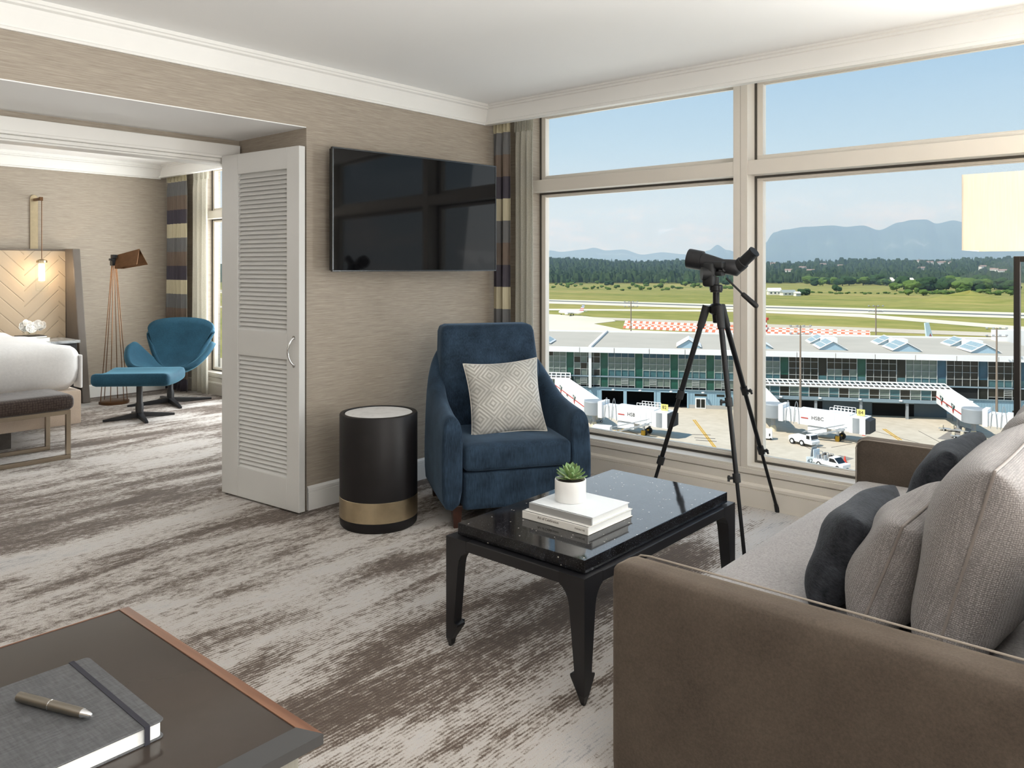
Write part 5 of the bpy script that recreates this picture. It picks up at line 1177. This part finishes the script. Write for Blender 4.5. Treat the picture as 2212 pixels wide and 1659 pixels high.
# the number board carries 425 on the side facing the hotel
bp = at(1752.5, 997, (gnd(1752, 1003)-Vector((0, 0, CH))).dot(_fw)); nbd = thing('number_sign', Vector((bp.x, bp.y, GZ+.1)), 'small pale board reading 425 beside the service truck', 'sign')
BMx = frame_m(bp, _rt, (0, 0, 1), -_fw)
MB().box(-.75, .75, -.75, .75, -.04, .04, BMx).build('board', plain('sign_pale_blue', (226, 236, 240), .6), nbd); text('425', .85, plain('sign_ink', (52, 78, 90), .6), nbd, frame_m(bp-_fw*.05+Vector((0, 0, .1)), _rt, (0, 0, 1), -_fw), .005, align='CENTER')
for sx in (-.6, .6): MB().cyl(bp+_rt*sx+Vector((0, 0, -.7)), Vector((bp.x, bp.y, GZ+.1))+_rt*sx, .05, n=6).build('post', TGREY, nbd)
def container(u, v, w, d, h, label, name='ground_power_unit', ang=0, dark=True):
    o = thing(name, gnd(u, v, .1), label, 'equipment'); o.rotation_euler[2] = YAW+ang
    b = MB().box(-w/2, w/2, -d/2, d/2, .25, h).build('housing', TWHITE, o, bevel=.04, world=False)
    if dark: MB().box(w*.18, w*.3, -d/2-.02, -d/2, h*.4, h*.65).build('vent', GLD, b, world=False)
    for k in (.0, .25, .5): MB().box(w/2, w/2+.02, -d/2+d*(.05+k*.9), -d/2+d*(.09+k*.9), .3, h-.1).build('panel_seam', TGREY, b, world=False)
    for x in (-w*.35, w*.35): MB().cyl((x, -d/2, .2), (x, d/2, .2), .2, n=12).build('axle', TYRE, o, world=False)
container(1301, 941, 3.2, 1.8, 1.7, 'white ground power unit below the left jet bridge', ang=-.35); container(1657, 950, 1.7, 1.4, 1.75, 'small white ground power unit beside the window mullion', ang=-.3)
def dolly(u, v, L, ang, label):
    o = thing('baggage_dolly', gnd(u, v, .1), label, 'equipment'); o.rotation_euler[2] = YAW+ang
    MB().box(-L/2, L/2, -.5, .5, .35, .5).build('deck', TGREY, o, bevel=.03, world=False); wheels(o, (-L*.35, L*.35), .45, .2, .15)
    for i in range(3): MB().box(-L/2+.2+i*L*.3, -L/2+.7+i*L*.3, -.3, .3, .5, 1.0+.25*(i % 2)).build('load', plain('dolly_load_%d_%d' % (int(u), i), (204, 192, 168), .7), o, bevel=.04, world=False)
dolly(2068, 935, 6, -.75, 'loaded beige equipment dolly under the right jet bridge'); dolly(2085, 950, 4.5, -.7, 'second loaded dolly nearer the charcoal pillow'); dolly(1290, 913, 2.2, 0, 'loaded dolly at the foot of the left rotunda')
def cone(u, v, h, label):
    o = thing('traffic_cone', gnd(u, v, .1), label, 'traffic cone'); MB().cyl((0, 0, .05), (0, 0, h), h*.28, h*.06, 14).build('cone', plain('cone_red_%d' % u, (222, 72, 52), .6), o, smooth=40, world=False); MB().box(-h*.34, h*.34, -h*.34, h*.34, 0, .06).build('base', REDP, o, world=False)
cone(1825, 1000, .95, 'red traffic cone on the apron patch beyond the service truck')
for u, v in ((1866, 942),): cone(u, v, .7, 'small red cone under the cab of the centre jet bridge')
# light masts
POLE = plain('mast_steel', (140, 124, 108), .5, var=.08)
def mast(u, top_v, d, label, heads=5):
    p = at(u, 578, d); base_ = Vector((p.x, p.y, GZ)); zt = at(u, top_v, d).z
    o = thing('light_mast', base_, label, 'light mast', group='apron light masts')
    MB().cyl(base_, Vector((p.x, p.y, zt)), .24, .14, 10).build('pole', POLE, o, smooth=40)
    for zz in (zt-.3, zt-1.7):
        MB().cyl(Vector((p.x, p.y, zz))-_rt*2.0, Vector((p.x, p.y, zz))+_rt*2.0, .05, n=6).build('crossbar', POLE, o)
        for i in range(4): c_ = Vector((p.x, p.y, zz+.25))+_rt*(-1.9+i*1.27); MB().rbox(tuple(c_), (.2, .2, .12), .05, 3).build('floodlight', TGREY, o)
mast(1363, 651, 235, 'tall light mast behind the terminal roof, left of the tripod'); mast(1892, 660, 210, 'tall light mast behind the terminal between two skylights'); mast(1729, 703, 150, 'light mast standing in front of the facade behind the centre jet bridge'); mast(2153, 708, 150, 'light mast in front of the facade beside the lamp frame')
# red and white checkered blast fence
t = NT('checker_panels'); ck = t.n('ShaderNodeTexChecker'); ck.inputs[1].default_value = (*srgb(240, 228, 214), 1); ck.inputs[2].default_value = (*srgb(206, 112, 84), 1); ck.inputs['Scale'].default_value = 1; t.l(t.coord((.62, .62, .8)), ck.inputs[0]); t.set(col=ck.outputs[0], rough=.8)
def fence(p, q, h, label):
    P_, Q_ = gnd(*p), gnd(*q); o = thing('blast_fence', P_, label, 'fence'); d = Q_-P_; o.rotation_euler[2] = math.atan2(d.y, d.x)
    L = d.length; n = max(2, int(L/14))
    for i in range(n): MB().hexa([(L*i/n+.1, 0, 0), (L*(i+1)/n-.1, 0, 0), (L*(i+1)/n-.1, .5, 0), (L*i/n+.1, .5, 0)], [(L*i/n+.1, h*.75, h), (L*(i+1)/n-.1, h*.75, h), (L*(i+1)/n-.1, h*.75+.2, h), (L*i/n+.1, h*.75+.2, h)]).build('panel', MT['checker_panels'], o, world=False)
fence((1345, 709), (1590, 720.5), 3.6, 'red and white checkered blast fence behind the tripod'); fence((1640, 722), (1880, 730.5), 3.0, 'red and white checkered blast fence in the right window')
tw = thing('warning_tower', gnd(1655, 722), 'small red and white striped beacon tower at the blast fence', 'tower'); 
for i in range(6): MB().cyl((0, 0, i*1.05), (0, 0, i*1.05+1.05), .85-.1*i, .78-.1*i, 8).build('segment', REDP if i % 2 else TWHITE, tw, world=False)
MB().rbox((0, 0, 6.9), (.9, .9, .6), .2, 4).build('beacon', REDP, tw, world=False)

# ------------------------------------------------------------------ aircraft
def aircraft(name, nose, tail, L, label, stripes=True, leaf=False):
    o = thing(name, (nose+tail)/2, label, 'airplane'); d = (tail-nose); o.rotation_euler[2] = math.atan2(d.y, d.x); k = L/30.0
    R = lambda x, r, z: [Vector((x, r*math.cos(2*PI*i/16), z+r*math.sin(2*PI*i/16))) for i in range(16)]
    st = [(-15, .1, 2.6), (-14.5, .75, 2.7), (-13, 1.35, 3.0), (-11, 1.65, 3.15), (8, 1.65, 3.15), (12, 1.05, 3.6), (14.6, .3, 4.0)]
    MB().loft([[p*k for p in R(*q)] for q in st]).build('fuselage', TWHITE, o, smooth=50, world=False)
    for sg in (-1, 1):
        MB().hexa([Vector(p)*k for p in ((-3, sg*1.2, 2.3), (3.2, sg*1.2, 2.3), (6.2, sg*13.5, 3.1), (4.4, sg*13.5, 3.1))], [Vector(p)*k for p in ((-3, sg*1.2, 2.65), (3.2, sg*1.2, 2.65), (6.2, sg*13.5, 3.25), (4.4, sg*13.5, 3.25))]).build('wing', TGREY, o, world=False)
        MB().cyl(Vector((-3.8, sg*4.6, 1.7))*k, Vector((-.4, sg*4.6, 1.75))*k, .9*k, .7*k, 14).build('engine', TWHITE, o, smooth=40, world=False)
        MB().hexa([Vector(p)*k for p in ((11, sg*.6, 3.9), (13.8, sg*.6, 3.9), (15.2, sg*5, 4.2), (14, sg*5, 4.2))], [Vector(p)*k for p in ((11, sg*.6, 4.1), (13.8, sg*.6, 4.1), (15.2, sg*5, 4.3), (14, sg*5, 4.3))]).build('tailplane', TWHITE, o, world=False)
        MB().cyl(Vector((1, sg*2.2-.2, .55))*k, Vector((1, sg*2.2+.2, .55))*k, .55*k, n=12).build('wheel', TYRE, o, world=False)
        MB().cyl(Vector((1, sg*2.2, .5))*k, Vector((1, sg*2.0, 2.4))*k, .15*k, n=6).build('gear_strut', TGREY, o, world=False)
    MB().cyl(Vector((-12, -.2, .4))*k, Vector((-12, .2, .4))*k, .4*k, n=12).build('wheel', TYRE, o, world=False); MB().cyl(Vector((-12, 0, .4))*k, Vector((-12, 0, 2.2))*k, .12*k, n=6).build('gear_strut', TGREY, o, world=False)
    fin = lambda z: (9.0+(z-4)*.62, 13.9+(z-4)*.28)
    f_ = None; zs = [4.2, 10.4] if not stripes else [4.2, 5.0, 5.8, 6.6, 7.4, 8.2, 9.0, 9.8, 10.4]; FR = plain('fin_red_'+name, (186, 60, 60), .5); FB = plain('fin_blue_'+name, (62, 92, 140), .5); FW = plain('fin_ice_'+name, (206, 228, 232), .5)
    for i in range(len(zs)-1):
        a, b = fin(zs[i]), fin(zs[i+1]); m_ = (TWHITE, FR)[i % 2] if stripes and i < 4 else ((TWHITE, FB)[i % 2] if stripes else FW)
        MB().hexa([Vector(p)*k for p in ((a[0], -.2, zs[i]), (a[1], -.2, zs[i]), (a[1], .2, zs[i]), (a[0], .2, zs[i]))], [Vector(p)*k for p in ((b[0], -.16, zs[i+1]), (b[1], -.16, zs[i+1]), (b[1], .16, zs[i+1]), (b[0], .16, zs[i+1]))]).build('tail_fin', m_, o, world=False)
    if leaf:
        lf = [(0, -.9), (.1, -.35), (.62, -.42), (.5, -.2), (.95, .2), (.78, .28), (.85, .6), (.5, .5), (.35, .75), (.2, .35), (.3, 1.0), (.15, .9), (0, 1.3)]; lf = lf+[(-x, y) for x, y in reversed(lf[1:-1])]
        for sg in (-1, 1): MB().extr([Vector((12.2+x*1.0*sg, sg*.24, 6.0+y*1.0))*k for x, y in lf], Vector((0, .03*sg, 0))).build('leaf_emblem', FR, o, world=False)
    return o
aircraft('airliner', gnd(1203, 680, .1), gnd(1266, 683, .1), 19.5, 'small white airliner with striped tail taxiing on the far apron')
q0 = at(2028, 578, 262); q1 = at(2030, 578, 262)+_fw*-1
an = aircraft('parked_airliner', Vector((q0.x, q0.y, GZ))+_rt*22+_fw*20, Vector((q0.x, q0.y, GZ))-_rt*9-_fw*6, 34, 'parked airliner whose pale tail with red leaf rises behind the terminal roof', False, True)
# ------------------------------------------------------------------ trees, houses, hills, haze
t = NT('foliage_dark'); x = t.noise(t.coord((.5,)*3), 1, 4); t.set(col=t.ramp(x, ((.3, srgb(34, 54, 34)), (.6, srgb(58, 82, 44)), (.8, srgb(92, 108, 62)))), rough=.9, spec=.1)
t = NT('foliage_light'); x = t.noise(t.coord((.5,)*3), 1, 4); t.set(col=t.ramp(x, ((.3, srgb(58, 84, 36)), (.7, srgb(110, 130, 62)))), rough=.9, spec=.1)
t = NT('forest_canopy'); x = t.noise(t.coord((.012,)*3), 1, 4); y = t.noise(t.coord((.2,)*3), 1, 3); t.set(col=t.mix(.5, t.ramp(x, ((.35, srgb(30, 50, 36)), (.65, srgb(66, 86, 52)))), t.ramp(y, ((.3, srgb(28, 46, 32)), (.75, srgb(82, 98, 60))))), rough=.95, spec=.05)
TRUNK = plain('tree_trunk', (84, 70, 56), .9)
def crown(seed, blobs, sx=1, sz=1):
    r_ = random.Random(seed); m = MB()
    for i in range(blobs):
        a = r_.uniform(0, 2*PI); rr = r_.uniform(0, .42)*sx; c_ = Vector((rr*math.cos(a), rr*math.sin(a), r_.uniform(.28, .78)*sz)); R_ = r_.uniform(.2, .34)
        n0 = len(m.v); bm = bmesh.new(); bmesh.ops.create_icosphere(bm, subdivisions=2, radius=R_)
        vs_ = [v.co.copy() for v in bm.verts]; fs_ = [tuple(v.index for v in f.verts) for f in bm.faces]; bm.free()
        m.add([c_+Vector((v.x*1.1, v.y*1.1, v.z*.9))*r_.uniform(.82, 1.18) for v in vs_], fs_)
    return m
def conifer(seed):
    r_ = random.Random(seed); m = MB(); z = .12
    for i in range(5):
        R_ = .26*(1-i/5.5); m.loft([[Vector((R_*(1+.15*r_.uniform(-1, 1))*math.cos(2*PI*k/9), R_*math.sin(2*PI*k/9), z)) for k in range(9)], [Vector((.02*math.cos(2*PI*k/9), .02*math.sin(2*PI*k/9), z+.34)) for k in range(9)]]); z += .16
    return m
protos = {}
def tree(kind, p, w, h, label, group):
    o = thing('conifer_tree' if kind >= 4 else ('shrub' if kind == 3 else 'broadleaf_tree'), p, label, 'tree' if kind != 3 else 'shrub', group=group, rz=rnd.uniform(0, 6))
    if kind not in protos:
        mb = conifer(40+kind) if kind >= 4 else crown(20+kind, (9, 8, 10, 6)[kind], 1.0 if kind != 3 else 1.2, 1.0 if kind != 3 else .5)
        c_ = mb.build('foliage', MT['foliage_light' if kind in (1, 3) else 'foliage_dark'], o, smooth=0, world=False); tk = MB().cyl((0, 0, 0), (0, 0, .5), .04, .025, 6).build('trunk', TRUNK, o, world=False); protos[kind] = (c_.data, tk.data)
    else:
        for nm, d in zip(('foliage', 'trunk'), protos[kind]): q = bpy.data.objects.new(nm, d); COL.objects.link(q); q.parent = o
    o.scale = (w, w, h)
    return o
rt_ = random.Random(11)
def clump(u0, u1, v0, v1, n, hpx, kinds, label, group):
    for i in range(n):
        u = u0+(u1-u0)*(i+rt_.random())/n; v = rt_.uniform(v0, v1); p = gnd(u, v); d = (p-Vector((0, 0, CH))).dot(_fw); h = hpx*rt_.uniform(.7, 1.25)*d/FPX
        tree(rt_.choice(kinds), p, h*rt_.uniform(.95, 1.5), h, label, group)
clump(1175, 1330, 606, 614, 26, 10, (0, 1, 2), 'small dark tree on the far edge of the field in the left window', 'trees along the far field, left window')
clump(1310, 1585, 606, 617, 34, 12, (0, 1, 2), 'bushy tree by the far hedgerow behind the spotting scope', 'hedgerow trees behind the spotting scope')
clump(1340, 1590, 618, 628, 26, 9, (3, 1), 'low green shrub in the hedge behind the spotting scope', 'hedge shrubs behind the spotting scope')
clump(1172, 1345, 616, 627, 22, 7, (3, 1), 'low olive shrub in the rough field beside the far runway, left window', 'shrubs in the rough field, left window')
clump(1655, 1720, 610, 613, 6, 10, (0, 2), 'small tree between the far white houses', 'trees among the far houses')
clump(1725, 1745, 637, 638, 3, 16, (0, 2), 'dark round tree beside the low farm sheds', 'trees beside the farm sheds')
clump(1750, 1925, 613, 618, 20, 20, (0, 2, 1), 'tall dark tree in the grove at the middle of the right window', 'grove in the right window')
clump(1800, 1812, 630, 631, 1, 18, (0,), 'lone dark tree standing in the yellow field', 'lone tree in the field')
clump(1935, 2190, 622, 632, 26, 26, (0, 1, 2), 'broad leafy tree in the wood left of the lamp', 'wood at the right end of the field')
clump(1960, 2190, 634, 639, 20, 12, (3, 1), 'green shrub at the edge of the wood by the lamp', 'shrubs at the wood edge')
clump(1750, 1960, 632, 636, 18, 6, (3,), 'low shrub in the ditch across the yellow field', 'shrubs in the field ditch')
# grassy mound in the right window
mc = gnd(2095, 652); MB_ = MB()
def mound(u, v):
    a = 2*PI*u; r_ = v; return Vector((mc.x, mc.y, GZ-.2))+_rt*(r_*62*math.cos(a))+_fw*(r_*45*math.sin(a))+Vector((0, 0, 9.0*(1-v)**1.2*(1+.15*math.sin(3*a))*(1-.2*v)))
struct(MB().grid(mound, 40, 10, True), 'ground_mound', MT['airfield_grass'], 'grassy mound in front of the wood', smooth=180)
# houses
HR = plain('house_roof', (150, 128, 116), .8); HW = plain('house_wall', (238, 232, 222), .8); HG = plain('house_window', (60, 70, 80), .3)
def house(u, v, w, d, h, label, roof=HR, lift=0):
    p = gnd(u, v); p.z += lift; o = thing('house', p, label, 'house', group='far houses', rz=YAW+rt_.uniform(-.4, .4))
    b = MB().box(-w/2, w/2, -d/2, d/2, 0, h).build('wall', HW, o, world=False)
    MB().extr([(-w/2-.4, -d/2-.4, h), (-w/2-.4, d/2+.4, h), (-w/2-.4, 0, h+d*.42)], (w+.8, 0, 0)).build('roof', roof, o, world=False)
    for i in range(3): MB().box(-w*.36+i*w*.3, -w*.22+i*w*.3, -d/2-.05, -d/2+.02, h*.35, h*.75).build('window', HG, b, world=False)
house(1672, 637, 14, 9, 4, 'pale farm shed at the left of the right window', plain('pale_shed_roof', (222, 222, 216), .6)); house(1702, 638, 16, 7, 3, 'low grey farm shed beside the dark tree', plain('grey_shed_roof', (160, 166, 162), .6)); house(1722, 639.5, 6, 4, 3, 'small white farm hut beside the dark tree', plain('white_hut_roof', (230, 228, 222), .6))
for i, (u, v) in enumerate(((1655, 609), (1668, 608.5), (1681, 609), (1694, 608.5), (1724, 609.5), (1738, 610))): house(u, v, 15, 11, 7, 'white house in the row below the distant hillside')
house(1933, 612, 22, 15, 5, 'steep white A-frame hall among the trees', plain('aframe_roof', (232, 222, 212), .6)); house(1958, 613, 26, 12, 6, 'long white house right of the A-frame hall', plain('long_roof', (226, 218, 206), .6))
house(1742, 598, 16, 12, 11, 'white house high on the wooded hillside', lift=35) if False else None
# wooded hillside: rising ground covered by trees beyond counting
def hillz(lat, dep_):
    k = max(0, min(1, (dep_-1500)/1600)); k = k*k*(3-2*k)
    return GZ+k*(42+6*math.sin(lat*.004+1)+5*math.sin(lat*.011))
def hill(u, v):
    lat = -2600+5200*u; dp = 1450+2400*v; p = _rt*lat+_fw*dp; return Vector((p.x, p.y, hillz(lat, dp)-.5))
struct(MB().grid(hill, 60, 24), 'ground_hillside', MT['forest_canopy'], 'wooded hillside below the mountains', smooth=180)
m = MB(); rf = random.Random(3)
for i in range(9000):
    dp = 1480+1650*rf.random()**1.25; lat = dp*rf.uniform(-.06, .72)
    p = _rt*lat+_fw*dp; z = hillz(lat, dp); h = rf.uniform(9, 20)*(1.25 if rf.random() < .15 else 1); w = h*rf.uniform(.16, .26) if rf.random() < .55 else h*rf.uniform(.32, .48)
    n = 5; a0 = rf.uniform(0, 6); tip = .04 if w < h*.27 else .55
    b0 = [Vector((p.x+w*math.cos(a0+2*PI*k/n), p.y+w*math.sin(a0+2*PI*k/n), z+h*.12)) for k in range(n)]; b1 = [Vector((p.x+w*1.05*math.cos(a0+2*PI*k/n), p.y+w*1.05*math.sin(a0+2*PI*k/n), z+h*(.2 if tip < .1 else .5))) for k in range(n)]; b2 = [Vector((p.x+w*tip*math.cos(a0+2*PI*k/n), p.y+w*tip*math.sin(a0+2*PI*k/n), z+h)) for k in range(n)]
    m.loft([b0, b1, b2])
tag(m.build('forest', MT['forest_canopy'], smooth=0), 'dense dark evergreen forest covering the far hillside', 'forest', None, 'stuff')
# white houses dotted on the hillside
for i in range(16):
    lat = rf.uniform(480, 1500); dp = rf.uniform(1900, 2700); p = _rt*lat+_fw*dp; o = thing('house', Vector((p.x, p.y, hillz(lat, dp))), 'small white house half hidden in the hillside forest', 'house', group='houses in the hillside forest', rz=YAW+rf.uniform(-.5, .5))
    MB().box(-9, 9, -6, 6, 0, 15).build('wall', HW, o, world=False); MB().extr([(-9.5, -6.5, 15), (-9.5, 6.5, 15), (-9.5, 0, 19)], (19, 0, 0)).build('roof', HR, o, world=False)
# mountains
t = NT('mountain_forest'); x = t.noise(t.coord((.0012,)*3), 1, 7, .65); t.set(col=t.ramp(x, ((.35, srgb(40, 62, 56)), (.62, srgb(64, 84, 72)), (.75, srgb(132, 138, 136)))), rough=1, spec=0)
def range_(name, d0, prof, depth, label, seed):
    """ridge profile measured as (u, v) along the skyline, built as a solid ridge at distance d0"""
    r_ = random.Random(seed); us = [p[0] for p in prof]
    def hz(u):
        for (a, va), (b, vb) in zip(prof, prof[1:]):
            if a <= u <= b: k = (u-a)/(b-a); k = k*k*(3-2*k); return va+(vb-va)*k
        return prof[-1][1]
    U0, U1 = us[0], us[-1]
    ph = [r_.uniform(0, 6) for _ in range(6)]
    def f(a, b):
        u = U0+(U1-U0)*a; top = (V0-hz(u))/FPX*d0+CH; k = 1-abs(2*b-1)**1.3
        rough_ = sum(math.sin(u*.09*(i+1)*1.7+b*11*(i+1)+ph[i])/(i+1.5) for i in range(6))
        lat = (u-CX)/FPX*d0; dp = d0+(b-.5)*depth; p = _rt*lat*(dp/d0)+_fw*dp
        z = GZ-20+(top-GZ+20)*max(0, k+.07*rough_*k*(1-k)*2)
        return Vector((p.x, p.y, z))
    struct(MB().grid(f, 150, 26), name, MT['mountain_forest'], label, smooth=180)
range_('ground_mountain_near', 11500, [(1560, 590), (1600, 556), (1650, 528), (1672, 502), (1694, 496), (1740, 490), (1800, 487), (1826, 490), (1864, 487), (1898, 497), (1945, 480), (1970, 475), (2000, 474), (2022, 483), (2060, 476), (2090, 482), (2180, 500), (2300, 520), (2450, 560), (2600, 590)], 5200, 'broad blue forested mountain behind the sofa window', 2)
range_('ground_mountain_peak', 13500, [(1470, 590), (1500, 560), (1530, 541), (1550, 529), (1570, 540), (1610, 552), (1700, 560), (1900, 590)], 5000, 'pointed blue peak behind the spotting scope', 4)
range_('ground_mountain_far', 15000, [(900, 575), (1080, 556), (1150, 552), (1190, 541), (1210, 544), (1262, 539), (1282, 535), (1310, 541), (1345, 539), (1388, 550), (1430, 545), (1475, 549), (1500, 556), (1600, 575)], 5000, 'far pale mountain range left of the spotting scope', 6)
# aerial haze between the fields and the mountains
t = NT('aerial_haze'); t.t.nodes.remove(t.b); vsn = t.n('ShaderNodeVolumeScatter'); vsn.inputs['Color'].default_value = (.55, .75, 1.0, 1); vsn.inputs['Density'].default_value = 1.2e-4; vsn.inputs['Anisotropy'].default_value = 0.0
t.l(vsn.outputs[0], t.out.inputs['Volume'])
HM = frame_m((0, 0, 0), _rt, _fw, (0, 0, 1))
hz_ = MB().box(-12000, 16000, 560, 17500, -60, 850, HM).build('haze', MT['aerial_haze']); tag(hz_, 'pale blue aerial haze over the fields and mountains', 'haze', None, 'stuff')
